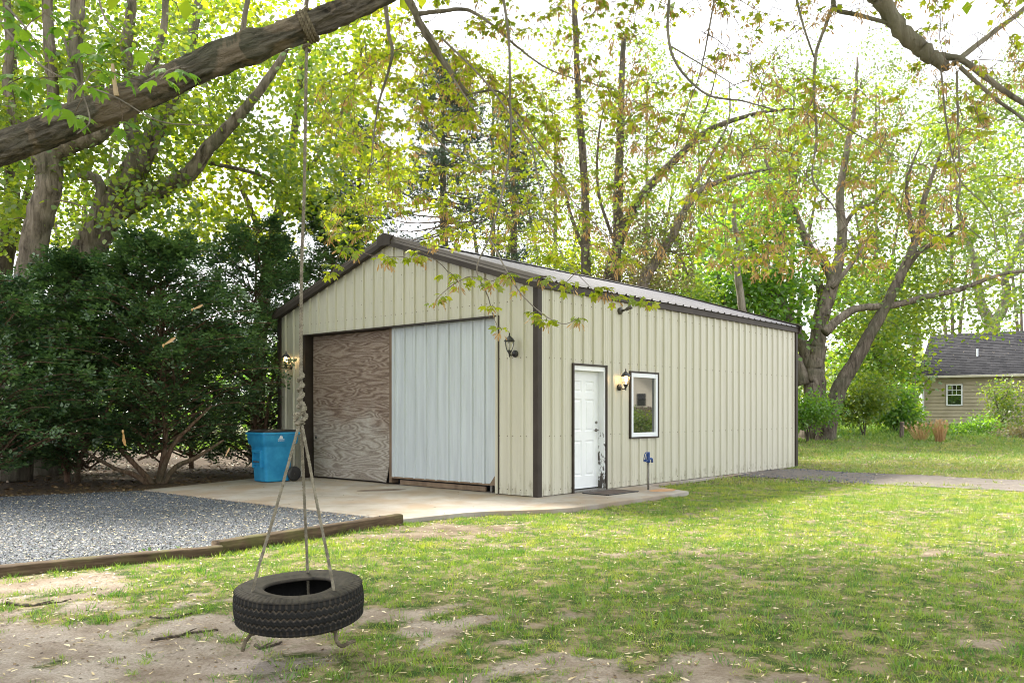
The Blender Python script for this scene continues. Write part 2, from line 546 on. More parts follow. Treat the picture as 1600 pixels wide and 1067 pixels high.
    soil = t.mix(sand_at.outputs["Fac"], t.ramp(n, [(0.3, (0.13, 0.098, 0.07)), (0.48, (0.225, 0.175, 0.13)), (0.64, (0.32, 0.265, 0.205))]),
                 t.ramp(n, [(0.3, (0.17, 0.13, 0.105)), (0.46, (0.30, 0.25, 0.215)), (0.60, (0.41, 0.36, 0.325))]))
    soil = t.mix(t.ramp(f, [(0.35, 0.55), (0.6, 0)]), soil, (0.12, 0.085, 0.055))
    th = t.ramp(t.noise(5.5, 7, 0.72), [(0.38, (0.03, 0.062, 0.010)), (0.49, (0.10, 0.11, 0.035)), (0.57, (0.24, 0.19, 0.12))])
    crumb = t.math('MULTIPLY', t.math('SUBTRACT', t.noise(22, 6, 0.75), 0.5), 1.5)
    t.col(t.mix(t.ramp(t.math('ADD', a.outputs["Fac"], crumb), [(0.30, 0), (0.80, 1)]), th, soil))
    t.set(Roughness=0.95, Specular_IOR_Level=0.15)
    t.bump(t.math('ADD', t.math('MULTIPLY', n, 1.0), t.math('MULTIPLY', f, 0.35)), 0.8, 0.05)
    M['soil'] = t.m
    t = NT("gravel_bed")
    vo = t.n("TexVoronoi"); vo.inputs["Scale"].default_value = 42; t.l(t.tc.outputs["Object"], vo.inputs["Vector"])
    t.col(t.mix(0.5, t.ramp(t.noise(30, 3), [(0.3, (0.05, 0.05, 0.052)), (0.7, (0.14, 0.145, 0.15))]), vo.outputs["Color"], 'MULTIPLY'))
    t.set(Roughness=0.9); t.bump(vo.outputs["Distance"], 0.9, 0.02)
    M['gravel_bed'] = t.m
    t = NT("gravel_stone")
    g = t.n("NewGeometry")
    t.col(t.ramp(g.outputs["Random Per Island"], [(0.0, (0.022, 0.026, 0.034)), (0.45, (0.060, 0.071, 0.094)), (0.85, (0.112, 0.126, 0.156)), (1.0, (0.22, 0.205, 0.18))]))
    t.set(Roughness=0.75)
    M['stone'] = t.m
    t = NT("track_dirt")
    n = t.noise(3, 7, 0.7); f = t.noise(50, 4, 0.7)
    c = t.ramp(n, [(0.3, (0.075, 0.062, 0.05)), (0.7, (0.155, 0.132, 0.112))])
    t.col(t.mix(t.ramp(f, [(0.55, 0), (0.7, 0.6)]), c, (0.42, 0.37, 0.33))); t.set(Roughness=0.95); t.bump(f, 0.6, 0.02)
    M['track'] = t.m
    t = NT("leaf_mould")
    n = t.noise(22, 6, 0.7)
    t.col(t.ramp(n, [(0.3, (0.03, 0.018, 0.01)), (0.55, (0.095, 0.058, 0.03)), (0.75, (0.19, 0.125, 0.07))])); t.set(Roughness=0.95); t.bump(n, 0.9, 0.04)
    M['mould'] = t.m
    # neighbour house
    M['siding'] = plain("tan_siding", (0.36, 0.305, 0.215), (0.43, 0.365, 0.265), 1.2, 0.6, lo=0.4, hi=0.6)
    M['moss'] = plain("moss_film", (0.10, 0.105, 0.03), (0.17, 0.165, 0.06), 3, 0.9)
    t = NT("roof_shingle")
    n = t.noise(1.4, 4); g = t.n("NewGeometry")
    c = t.ramp(g.outputs["Random Per Island"], [(0, (0.018, 0.018, 0.022)), (1, (0.042, 0.041, 0.046))])
    c = t.mix(t.ramp(t.noise(7, 3, 0.7), [(0.67, 0), (0.71, 0.8)]), c, (0.26, 0.21, 0.15))
    t.col(c); t.set(Roughness=0.9, Specular_IOR_Level=0.2)
    M['shingle'] = t.m
    M['gutter'] = plain("gutter_paint", (0.52, 0.48, 0.38), (0.62, 0.58, 0.48), 3, 0.5)
    M['house_white'] = plain("pale_siding", (0.72, 0.66, 0.56), (0.78, 0.72, 0.62), 2, 0.6)
    M['fence_wood'] = plain("fence_wood", (0.10, 0.075, 0.055), (0.18, 0.14, 0.10), 3, 0.9)
make_materials()
# ---------------------------------------------------------------- the ground
GX, GY, GA = 0.426, 14.27, R(48.81)
CA, SA = math.cos(GA), math.sin(GA)
L, W = 10.65, 7.54
def g2w(x, y, z=0.0):
    return np.array((GX + x * CA - y * SA, GY + x * SA + y * CA, z))

def terrain(x, y):
    x = np.asarray(x, float); y = np.asarray(y, float)
    P = np.stack([x, y], -1)
    z = -0.06 + 0.05 * (vnoise(P, 0.55, 3, 2) - 0.5) + 0.018 * (vnoise(P, 3.0, 5, 2) - 0.5)
    z = z + 0.75 * sstep(18.0, 46.0, y + 0.15 * x) * sstep(-5.0, 7.0, x)
    # shallow dip scuffed out under the swing
    z = z - 0.05 * np.exp(-((x + 1.4) ** 2 + (y - 5.2) ** 2) / 1.1)
    return z

def bareness(x, y):
    """1 = sandy soil, 0 = closed turf"""
    x = np.asarray(x, float); y = np.asarray(y, float)
    P = np.stack([x, y], -1)
    b = 0.185 + 0 * x
    b += 0.46 * np.exp(-(((x + 2.6) / 2.0) ** 2 + ((y - 5.3) / 1.25) ** 2))
    b += 0.18 * np.exp(-(((x + 0.1) / 1.5) ** 2 + ((y - 4.7) / 1.0) ** 2))
    b += 0.45 * np.exp(-(((x + 0.9) / 1.0) ** 2 + ((y - 10.7) / 0.7) ** 2))
    b += 0.12 * np.exp(-(((x - 2.2) / 1.1) ** 2 + ((y - 9.2) / 0.5) ** 2))
    b += 0.3 * np.exp(-(((x + 3.9) / 1.6) ** 2 + ((y - 7.2) / 0.6) ** 2))
    b -= 0.28 * np.exp(-(((x + 0.6) / 1.7) ** 2 + ((y - 7.4) / 0.8) ** 2))
    n = 0.38 * vnoise(P, 1.1, 11, 3) + 0.62 * vnoise(P, 5.5, 12, 3)
    b = b - 0.045 * sstep(6.5, 9.0, y)
    v = b + (n - 0.5) * 2.1
    return sstep(0.27, 0.60, v)

def axis(parts):
    out = []
    for a, b, n in parts:
        out += list(np.linspace(a, b, n, endpoint=False))
    out.append(parts[-1][1])
    return np.array(out)
xs = axis([(-400, -60, 8), (-60, -14, 24), (-14, -6, 30), (-6, 9, 96), (9, 24, 36), (24, 70, 30), (70, 400, 8)])
ys = axis([(-300, -20, 6), (-20, 3, 24), (3, 16, 90), (16, 30, 40), (30, 60, 50), (60, 600, 14)])
XX, YY = np.meshgrid(xs, ys)
V = np.stack([XX, YY, terrain(XX, YY)], -1).reshape(-1, 3)
nx, ny = len(xs), len(ys)
ii = (np.arange(ny - 1)[:, None] * nx + np.arange(nx - 1)[None, :]).ravel()
F = np.stack([ii, ii + 1, ii + 1 + nx, ii + nx], 1)
bare_v = bareness(V[:, 0], V[:, 1])
bare_v = np.where(V[:, 1] > 19, bare_v * 0.35, bare_v)
tag(big_mesh("ground", V, F, M['soil'], smooth=True, attr={"bare": bare_v, "sand": np.clip(np.exp(-(((V[:, 0] + 2.4) / 3.2) ** 2 + ((V[:, 1] - 5.0) / 2.2) ** 2)) * 1.4, 0, 1)}), kind="structure")

def sheet(name, poly, z, mat, kind="structure"):
    m = MB()
    m.add([(p[0], p[1], z) for p in poly], [tuple(range(len(poly)))])
    o = m.build(name, mat)
    tag(o, kind=kind)
    return o

GRAVEL = [(-6.3, 6.55), (-3.10, 8.93), (-1.55, 11.32), (-6.82, 15.66), (-8.9, 14.4), (-15, 10.5), (-13, 3.0)]
gravel = sheet("gravel_drive", GRAVEL, -0.018, M['gravel_bed'])
BED = [(-15, 10.5), (-8.9, 14.4), (-6.82, 15.66), (-5.35, 19.3), (1.0, 27.0), (-2, 34), (-30, 32), (-26, 8)]
bed = sheet("hedge_bed", BED, -0.026, M['mould'])

# concrete apron and floor: one pour with a broom-rough edge
def fnd(x, y): return tuple(g2w(x, y)[:2])
SLAB = [(-6.79, 15.68), (-1.52, 11.30), (-0.65, 12.12), (-0.3, 12.28), (0.04, 12.36), (0.5, 12.5), (0.91, 12.74), (3.2, 15.38), (2.70, 16.55),
        fnd(3.35, -0.035), fnd(L + .03, -0.035), fnd(L + .03, W + .03), fnd(-0.02, W + .03)]
m = MB().prism(SLAB, -0.2, 0.0)
slab = tag(m.build("concrete_slab", M['concrete']), kind="structure")
bv = slab.modifiers.new("edge", 'BEVEL'); bv.width = 0.012; bv.segments = 2; bv.limit_method = 'ANGLE'
# form board along the gravel side of the slab
A0, B0 = np.array((-6.85, 15.70, 0)), np.array((-1.66, 11.36, 0))
d = (B0 - A0) / np.linalg.norm(B0 - A0); nrm = np.array((d[1], -d[0], 0))
m = MB()
q = [A0 + nrm * 0.0 + (0, 0, -0.12), B0 + (0, 0, -0.12), B0 + nrm * 0.03 + (0, 0, -0.12), A0 + nrm * 0.03 + (0, 0, -0.12)]
m.add(q + [p + (0, 0, 0.107) for p in q], [(0, 3, 2, 1), (4, 5, 6, 7), (0, 1, 5, 4), (1, 2, 6, 5), (2, 3, 7, 6), (3, 0, 4, 7)])
fb = m.build("form_board", M['board'], slab)
# oil stain and rust stain lie on the slab as thin films
def blob(cx, cy, rx, ry, ang, z, seed, n=40, k=0.25):
    a = np.linspace(0, 2 * math.pi, n, endpoint=False)
    rr = 1 + k * (vnoise(np.stack([np.cos(a) * 2, np.sin(a) * 2], -1), 1.3, seed, 3) - 0.5) * 2
    x = np.cos(a) * rx * rr; y = np.sin(a) * ry * rr
    c, s_ = math.cos(ang), math.sin(ang)
    return [(cx + x_ * c - y_ * s_, cy + x_ * s_ + y_ * c, z) for x_, y_ in zip(x, y)]
p = gp(597, 765.5)
m = MB(); m.add(blob(p[0], p[1], 0.46, 0.17, 0.35, 0.004, 4), [tuple(range(40))])
m.build("oil_stain", M['stain'], slab)
p = gp(1035, 766)
m = MB(); m.add(blob(p[0], p[1], 0.34, 0.2, 0.8, 0.004, 9), [tuple(range(40))])
m.build("rust_stain", M['rust'], slab)

# dirt track past the far corner of the garage
near = [gp(1130, 741), gp(1215, 744), gp(1300, 750), gp(1420, 756), gp(1600, 764), np.array((11.0, 13.4, 0)), np.array((24, 7.5, 0))]
far = [gp(1165, 736), gp(1243, 733), gp(1330, 737), gp(1440, 741), gp(1600, 747), np.array((15.4, 18.0, 0)), np.array((30, 13, 0))]
near, far = smooth_path(near, 60), smooth_path(far, 60)
V = []
for a, b in zip(near, far):
    for t in np.linspace(0, 1, 9):
        q = a + (b - a) * t
        wob = 0.12 * (vnoise(np.array([[q[0], q[1]]]), 1.5, 8, 2)[0] - 0.5) * (1 if t in (0, 1) else 0)
        V.append((q[0], q[1] + wob * 2, float(terrain(q[0], q[1])) + 0.012 + 0.012 * math.sin(t * math.pi)))
F = [(i * 9 + k, i * 9 + k + 1, i * 9 + k + 10, i * 9 + k + 9) for i in range(59) for k in range(8)]
m = MB().add(V, F)
tag(m.build("dirt_track", M['track'], smooth=True), kind="structure")

# ---------------------------------------------------------------- the metal garage
garage = tag(empty("metal_garage", (GX, GY, 0), GA), "beige ribbed metal garage with dark bronze trim, facing the concrete apron", "garage")
PITCH = 0.3048
SLOPE = 0.313
EAVE = 3.64
def rib_profile(s0, s1, phase, h=0.034):
    """(s, p) break points of an R panel between s0 and s1"""
    pts = []
    k0 = int(math.floor((s0 - phase) / PITCH)) - 1
    k1 = int(math.ceil((s1 - phase) / PITCH)) + 1
    for k in range(k0, k1 + 1):
        c = phase + k * PITCH
        pts += [(c - 0.036, 0.0), (c - 0.020, h), (c + 0.020, h), (c + 0.036, 0.0)]
        for q in (0.085, 0.152, 0.219):
            pts += [(c + q - 0.012, 0.0), (c + q - 0.006, 0.0035), (c + q + 0.006, 0.0035), (c + q + 0.012, 0.0)]
    pts = sorted(pts)
    S_ = [p[0] for p in pts]; P_ = [p[1] for p in pts]
    inner = [p for p in pts if s0 + 1e-4 < p[0] < s1 - 1e-4]
    return [(s0, float(np.interp(s0, S_, P_)))] + inner + [(s1, float(np.interp(s1, S_, P_)))], (S_, P_)

def ribbed(name, s0, s1, phase, z0, ztop, openings, place, mat, parent, step=0.9144, h=0.034):
    """separate sheets side by side; openings are (s0, s1, z0, z1)"""
    edges = [s0]
    k = math.ceil((s0 - phase - 0.06) / step + 1e-6)
    while phase + k * step + 0.06 < s1 - 0.05:
        e = phase + k * step + 0.06
        if e - edges[-1] > 0.2:
            edges.append(e)
        k += 1
    edges.append(s1)
    for a, b in zip(edges[:-1], edges[1:]):
        pr, (S_, P_) = rib_profile(a, b, phase, h)
        cuts = sorted({round(p[0], 5) for p in pr} | {round(o[i], 5) for o in openings for i in (0, 1) if a < o[i] < b})
        mb = MB()
        for c0, c1 in zip(cuts[:-1], cuts[1:]):
            mid = (c0 + c1) / 2
            ivs = [(z0, None)]
            for (o0, o1, oz0, oz1) in openings:
                if o0 < mid < o1:
                    ivs = ([(z0, oz0)] if oz0 > z0 + 0.01 else []) + [(oz1, None)]
            p0, p1 = np.interp(c0, S_, P_), np.interp(c1, S_, P_)
            for (q0, q1) in ivs:
                t0 = ztop(c0) if q1 is None else q1
                t1 = ztop(c1) if q1 is None else q1
                if t0 <= q0 + 1e-3:
                    continue
                mb.add([place(c0, p0, q0), place(c1, p1, q0), place(c1, p1, t1), place(c0, p0, t0)], [(0, 1, 2, 3)])
        if mb.f:
            o = mb.build(name, mat, parent)

gable = lambda v: EAVE + SLOPE * min(v, W - v)
FRONT_OPEN = (0.94, 6.58, -1, 3.12)
DOOR_OPEN = (0.984, 1.964, -1, 2.262)
WIN_OPEN = (2.80, 3.775, 0.948, 2.194)
ribbed("wall_panel", 0.0, W, 0.305, 0.012, gable, [FRONT_OPEN], lambda s, p, z: (-p, s, z), M['beige'], garage)
ribbed("wall_panel", 0.0, L, 0.386, 0.012, lambda s: EAVE, [DOOR_OPEN, WIN_OPEN], lambda s, p, z: (s, -p, z), M['beige'], garage)
ribbed("wall_panel", 0.0, L, 0.386, 0.012, lambda s: EAVE, [], lambda s, p, z: (s, W + p, z), M['beige'], garage)
ribbed("wall_panel", 0.0, W, 0.305, 0.012, gable, [], lambda s, p, z: (L + p, s, z), M['beige'], garage)
# roof sheets
cs = 1 / math.hypot(1, SLOPE); sn = SLOPE * cs
RW = (W / 2 + 0.10) / cs
def roof_place(side):
    def f(s, p, d):          # s along the ridge, d up the slope from the eave edge
        y = -0.10 + d * cs - p * sn
        z = EAVE + 0.035 + d * sn - 0.10 * SLOPE + p * cs
        return (s, y if side == 0 else W - y, z)
    return f
for side in (0, 1):
    ribbed("roof_panel", -0.13, L + 0.06, 0.386, 0.0, lambda s: RW, [], roof_place(side), M['roof'], garage, h=0.028)
RIDGE = EAVE + 0.035 + SLOPE * W / 2
mb = MB()
for sgn in (1, -1):
    y = W / 2
    mb.add([(-0.14, y, RIDGE + 0.06), (L + 0.07, y, RIDGE + 0.06), (L + 0.07, y + sgn * 0.17, RIDGE + 0.06 - 0.17 * SLOPE), (-0.14, y + sgn * 0.17, RIDGE + 0.06 - 0.17 * SLOPE)], [(0, 1, 2, 3)])
mb.build("ridge_cap", M['roof'], garage)
# trims
def corner(x, y, sx, sy, a=0.07, b=0.06):
    t = 0.042
    poly = [(x - sx * t, y - sy * t), (x + sx * a, y - sy * t), (x + sx * a, y + sy * .002), (x + sx * .002, y + sy * .002), (x + sx * .002, y + sy * b), (x - sx * t, y + sy * b)]
    if sx * sy < 0: poly = poly[::-1]
    return MB().prism(poly, 0.004, EAVE - 0.02).build("corner_trim", M['bronze'], garage)
corner(0, 0, 1, 1); corner(0, W, 1, -1); corner(L, 0, -1, 1); corner(L, W, -1, -1)
for y0, y1 in ((-0.062, 0.004), (W - 0.004, W + 0.062)):
    MB().box((-0.05, y0, EAVE - 0.125), (L + 0.05, y1, EAVE + 0.012), 0.008).build("eave_trim", M['bronze'], garage)
def rake(x0, x1, side):
    # section (x, n): n is up, square to the slope
    sg = -1 if x1 < x0 else 1
    sec = [(x0, -0.145), (x1, -0.145), (x1, -0.05), (x0 + (x1 - x0) * .55, 0.062), (x0 - sg * 0.14, 0.062), (x0 - sg * 0.14, 0.045), (x0, 0.03)]
    V = []
    for d in (-0.02, RW - 0.02):
        for (x, n) in sec:
            y = -0.10 + d * cs - n * sn * (0 if d > 1 else 1); z = EAVE + 0.035 - 0.10 * SLOPE + d * sn + n
            V.append((x, y if side == 0 else W - y, z))
    k = len(sec)
    F = [(i, (i + 1) % k, k + (i + 1) % k, k + i) for i in range(k)] + [tuple(range(k)), tuple(range(2 * k - 1, k - 1, -1))]
    return MB().add(V, F).build("rake_trim", M['bronze'], garage)
for side in (0, 1):
    rake(-0.036, -0.15, side)
    rake(L + 0.036, L + 0.13, side)
MB().add([(-0.165, W / 2 - 0.19, RIDGE - 0.165), (-0.165, W / 2 + 0.19, RIDGE - 0.165), (-0.165, W / 2 + 0.19, RIDGE + 0.02), (-0.165, W / 2, RIDGE + 0.085), (-0.165, W / 2 - 0.19, RIDGE + 0.02),
          (-0.04, W / 2 - 0.19, RIDGE - 0.165), (-0.04, W / 2 + 0.19, RIDGE - 0.165), (-0.04, W / 2 + 0.19, RIDGE + 0.02), (-0.04, W / 2, RIDGE + 0.085), (-0.04, W / 2 - 0.19, RIDGE + 0.02)],
         [(0, 1, 2, 3, 4), (9, 8, 7, 6, 5), (0, 5, 6, 1), (1, 6, 7, 2), (2, 7, 8, 3), (3, 8, 9, 4), (4, 9, 5, 0)]).build("peak_cap", M['bronze'], garage)
# screw rows
sm = MB()
def screw(place):
    V = []
    for (r_, p) in ((0.0105, 0.0), (0.0085, 0.007)):
        for a in np.linspace(0, 2 * math.pi, 6, endpoint=False):
            V.append(place(r_ * math.cos(a), p, r_ * math.sin(a)))
    sm.add(V, [(i, (i + 1) % 6, 6 + (i + 1) % 6, 6 + i) for i in range(6)] + [(6, 7, 8, 9, 10, 11)])
def blocked(s, z, ops): return any(o[0] - .03 < s < o[1] + .03 and o[2] - .03 < z < o[3] + .03 for o in ops)
for z in (0.10, 1.02, 2.36, 3.34):
    k = 0
    while 0.305 + k * PITCH < W - .1:
        for off in (-0.062, 0.062):
            s_ = 0.305 + k * PITCH + off
            if not blocked(s_, z, [FRONT_OPEN]):
                screw(lambda a, p, b, s_=s_, z=z: (-p - .0005, s_ + a, z + b))
        k += 1
    k = 0
    while 0.386 + k * PITCH < L - .1:
        for off in (-0.062, 0.062):
            s_ = 0.386 + k * PITCH + off
            if not blocked(s_, z, [DOOR_OPEN, WIN_OPEN]):
                screw(lambda a, p, b, s_=s_, z=z: (s_ + a, -p - .0005, z + b))
        k += 1
for z in (3.62, 4.1):
    for k in range(0, 24):
        s_ = 0.305 + k * PITCH + 0.062
        if z < gable(min(max(s_, 0), W)) - 0.3:
            screw(lambda a, p, b, s_=s_, z=z: (-p - .0005, s_ + a, z + b))
tag(sm.build("screw_heads", M['screw'], garage), kind="stuff")

# big front opening: dark lining, plywood leaf, white ribbed sliding door
fl = empty("door_lining"); fl.parent = garage
MB().box((-0.012, 6.58, 0.003), (0.34, 6.66, 3.12)).build("jamb", M['bronze'], fl)
MB().box((-0.012, 0.86, 0.003), (0.34, 0.94, 3.12)).build("jamb", M['bronze'], fl)
MB().box((-0.040, 0.90, 3.095), (0.34, 6.62, 3.122)).build("header", M['bronze'], fl)
# plywood leaf, bottom near corner curling outward
nv, nz = 16, 20
V, F = [], []
for k, x_off in enumerate((0, 0.019)):
    for i in range(nz + 1):
        for j in range(nv + 1):
            v_ = 3.945 + (6.50 - 3.945) * j / nv; z_ = 0.035 + (3.085 - 0.035) * i / nz
            curl = max(0, 1 - i / 5.0) ** 2 * max(0, 1 - j / 3.5) ** 2
            wavy = 0.012 * math.sin(v_ * 2.3 + z_ * 1.1)
            V.append((0.165 + x_off + wavy - 0.10 * curl, v_ + 0.03 * curl, z_))
n1 = (nz + 1) * (nv + 1)
idx = lambda k, i, j: k * n1 + i * (nv + 1) + j
for i in range(nz):
    for j in range(nv):
        F.append((idx(0, i, j), idx(0, i + 1, j), idx(0, i + 1, j + 1), idx(0, i, j + 1)))
        F.append((idx(1, i, j), idx(1, i, j + 1), idx(1, i + 1, j + 1), idx(1, i + 1, j)))
for i in range(nz):
    F.append((idx(0, i, 0), idx(1, i, 0), idx(1, i + 1, 0), idx(0, i + 1, 0)))
    F.append((idx(0, i, nv), idx(0, i + 1, nv), idx(1, i + 1, nv), idx(1, i, nv)))
for j in range(nv):
    F.append((idx(0, 0, j), idx(0, 0, j + 1), idx(1, 0, j + 1), idx(1, 0, j)))
    F.append((idx(0, nz, j), idx(1, nz, j), idx(1, nz, j + 1), idx(0, nz, j + 1)))
ply = tag(MB().add(V, F).build("plywood_door", M['plywood'], garage, smooth=False), "weathered swirled plywood leaf")
MB().lathe([(0.0, -0.004), (0.03, -0.004), (0.034, 0.0)], 12, 'x', (0.150, 6.40, 0.88)).build("knot_hole", M['black_plastic'], ply)
MB().box((0.13, 3.85, 0.03), (0.30, 3.935, 3.11), 0.004).build("door_stile", M['board'], garage)
wd = tag(empty("sliding_door"), "dull white ribbed metal leaf"); wd.parent = garage
ribbed("door_panel", 0.945, 3.84, 1.02, 0.15, lambda s: 3.112, [], lambda s, p, z: (0.115 - p, s, z), M['white_metal'], wd, h=0.030)
MB().box((0.085, 0.96, 0.128), (0.14, 3.84, 0.16), 0.003).build("bottom_rail", M['board'], wd)
MB().box((0.12, 1.30, 0.012), (0.16, 3.60, 0.10), 0.004).build("kick_board", M['board'], wd)
MB().add([(0.082, 0.95, 0.10), (0.082, 1.16, 0.16), (0.082, 0.95, 0.42), (0.092, 0.95, 0.10), (0.092, 1.16, 0.16), (0.092, 0.95, 0.42)], [(0, 1, 2), (5, 4, 3), (0, 3, 4, 1), (1, 4, 5, 2), (2, 5, 3, 0)]).build("corner_patch", M['board'], wd)
MB().box((0.10, 1.12, 0.012), (0.15, 1.17, 0.13)).build("roller_bracket", M['pipe'], wd)
MB().box((0.40, 0.9, 0.004), (0.42, 6.6, 3.10)).build("dark_interior_sheet", M['black_plastic'], garage)  # added black sheet, stands in for the unlit interior behind the door gaps

# side door
sd = tag(empty("side_door"), "white six panel door with peeling frame"); sd.parent = garage
d0, d1, dz = 0.984, 1.964, 2.262
MB().box((d0 - 0.035, -0.040, 0.004), (d0, 0.0, dz + 0.035)).build("edge_trim", M['bronze'], sd)
MB().box((d1, -0.040, 0.004), (d1 + 0.035, 0.0, dz + 0.035)).build("edge_trim", M['bronze'], sd)
MB().box((d0 + .001, -0.038, dz), (d1 - .001, 0.0, dz + 0.033)).build("edge_trim", M['bronze'], sd)
MB().box((d0, -0.012, 0.02), (d0 + 0.035, 0.20, dz), 0.003).build("door_jamb", M['white_paint'], sd)
MB().box((d1 - 0.035, -0.012, 0.02), (d1, 0.20, dz), 0.003).build("door_jamb", M['peel'], sd)
MB().box((d0 + 0.036, -0.010, dz - 0.085), (d1 - 0.036, 0.20, dz), 0.003).build("head_jamb", M['white_paint'], sd)
MB().box((d0 + 0.002, -0.03, 0.002), (d1 - 0.002, 0.20, 0.030), 0.003).build("threshold", M['pipe'], sd)
# slab with six sunk, raised-field panels
def panel_door(u0, u1, z0, z1, y, depth=0.045):
    ww, hh = u1 - u0, z1 - z0
    st, mu = 0.125 * ww / 0.91, 0.11
    cx = (u0 + u1) / 2
    cols = [(u0 + st, cx - mu / 2), (cx + mu / 2, u1 - st)]
    rows = [(z0 + 0.22, z0 + 0.87), (z0 + 1.03, z0 + 1.62), (z0 + 1.74, z0 + 1.95)]
    us = sorted({u0, u1} | {c for cc in cols for c in cc}); zs = sorted({z0, z1} | {c for cc in rows for c in cc})
    mb = MB()
    for a, b in zip(us[:-1], us[1:]):
        for c, d in zip(zs[:-1], zs[1:]):
            if (a, b) in cols and (c, d) in rows:
                e1, e2, e3 = 0.018, 0.035, 0.055
                ring = lambda e, yy: [(a + e, yy, c + e), (b - e, yy, c + e), (b - e, yy, d - e), (a + e, yy, d - e)]
                V = ring(0, y) + ring(e1, y + 0.012) + ring(e2, y + 0.012) + ring(e3, y + 0.003)
                F = []
                for k in range(3):
                    for i in range(4):
                        F.append((k * 4 + i, k * 4 + (i + 1) % 4, k * 4 + 4 + (i + 1) % 4, k * 4 + 4 + i))
                F.append((12, 13, 14, 15))
                mb.add(V, F)
            else:
                mb.add([(a, y, c), (b, y, c), (b, y, d), (a, y, d)], [(0, 1, 2, 3)])
    mb.box((u0, y + 0.02, z0), (u1, y + depth, z1))
    return mb
panel_door(d0 + 0.036, d1 - 0.036, 0.05, dz - 0.087, 0.128).build("door_slab", M['white_paint'], sd)
mb = MB().lathe([(0, 0.0), (0.032, 0.0), (0.032, -0.012), (0.014, -0.02), (0.014, -0.05), (0, -0.05)], 16, 'y', (d1 - 0.10, 0.127, 1.10))
mb.tube([(d1 - 0.10, 0.08, 1.10), (d1 - 0.14, 0.072, 1.102), (d1 - 0.215, 0.078, 1.095)], [0.011, 0.011, 0.008], 8)
mb.build("door_handle", M['pipe'], sd, True)
MB().lathe([(0, 0.0), (0.026, 0.0), (0.026, -0.014), (0, -0.014)], 16, 'y', (d1 - 0.10, 0.127, 1.24)).build("deadbolt", M['pipe'], sd, True)
# window
wn = empty("window"); wn.parent = garage
w0, w1, wz0, wz1 = WIN_OPEN
for lo, hi in (((w0 - .03, -0.042, wz0 - .03), (w0, 0.0, wz1 + .03)), ((w1, -0.042, wz0 - .03), (w1 + .03, 0.0, wz1 + .03)),
               ((w0 + .001, -0.040, wz1), (w1 - .001, 0.0, wz1 + .03)), ((w0 + .001, -0.040, wz0 - .03), (w1 - .001, 0.0, wz0))):
    MB().box(lo, hi).build("edge_trim", M['bronze'], wn)
fw = 0.085
for lo, hi in (((w0 + .002, -0.03, wz0 + .002), (w0 + fw, 0.06, wz1 - .002)), ((w1 - fw, -0.03, wz0 + .002), (w1 - .002, 0.06, wz1 - .002)),
               ((w0 + fw + .001, -0.028, wz1 - fw), (w1 - fw - .001, 0.06, wz1 - .003)), ((w0 + fw + .001, -0.028, wz0 + .003), (w1 - fw - .001, 0.06, wz0 + fw))):
    MB().box(lo, hi, 0.004).build("frame", M['vinyl'], wn)
MB().box((w0 + fw - .01, 0.012, wz0 + fw - .01), (w1 - fw + .01, 0.020, wz1 - fw + .01)).build("pane", M['glass'], wn)

# ---------------------------------------------------------------- lanterns, floodlight, hydrant, mat, cart
def lantern(name, loc, rz, lit, label):
    o = tag(empty(name, loc, rz), label, "wall lantern", "carriage lanterns on the garage walls")
    MB().lathe([(0, 0.02), (0.058, 0.02), (0.062, 0.01), (0.062, -0.012), (0.045, -0.028), (0.02, -0.034), (0, -0.034)], 24, 'y').build("backplate", M['black_metal'], o, True)
    MB().tube(smooth_path([(0, -0.02, 0), (0, -0.07, -0.03), (0, -0.12, -0.03), (0, -0.145, 0.015)], 14), 0.011, 8).build("arm", M['black_metal'], o, True)
    c = (0, -0.145, 0)
    MB().lathe([(0, -0.07), (0.008, -0.06), (0.012, -0.02), (0.02, 0.0), (0.034, 0.02), (0.046, 0.045), (0.044, 0.05), (0, 0.05)], 18, 'z', c).build("cup", M['black_metal'], o, True)
    MB().lathe([(0.086, 0.200), (0.094, 0.205), (0.086, 0.222), (0.052, 0.262), (0.022, 0.292), (0.011, 0.302), (0.010, 0.320), (0.015, 0.328), (0.006, 0.345), (0, 0.36)], 12, 'z', c).build("cap", M['black_metal'], o)
    cage = MB()
    for k in range(6):
        a = k * math.pi / 3 + 0.3
        ca, sa = math.cos(a), math.sin(a)
        cage.tube([(c[0] + r_ * ca, c[1] + r_ * sa, z) for r_, z in ((0.045, 0.045), (0.066, 0.10), (0.077, 0.155), (0.080, 0.205))], 0.0048, 5)
    cage.build("cage", M['black_metal'], o)
    MB().lathe([(0.042, 0.05), (0.061, 0.10), (0.072, 0.155), (0.075, 0.203)], 18, 'z', c).build("glass", M['lglass'], o, True)
    b = MB().lathe([(0, 0.06), (0.010, 0.065), (0.012, 0.10), (0.022, 0.125), (0.024, 0.145), (0.013, 0.168), (0, 0.175)], 12, 'z', c).build("bulb", M['bulb_on' if lit else 'bulb_off'], o, True)
    if lit:
        ld = bpy.data.lights.new("lantern_glow", 'POINT'); ld.energy = 1.6; ld.color = (1, 0.66, 0.32); ld.shadow_soft_size = 0.03
        lo = bpy.data.objects.new("lantern_glow", ld); COL.objects.link(lo); lo.parent = o; lo.location = (0, -0.145, 0.185)
    return o
RF, RS = R(-41.19), R(48.81)
lantern("wall_lantern", g2w(-0.022, 0.478, 2.43), RF, False, "unlit black lantern right of the white sliding door")
lantern("wall_lantern", g2w(-0.022, 7.06, 2.44), RF, True, "lit black lantern left of the plywood door, above the cart")
lantern("wall_lantern", g2w(2.41, -0.022, 1.90), RS, True, "lit black lantern between the side door and the window")

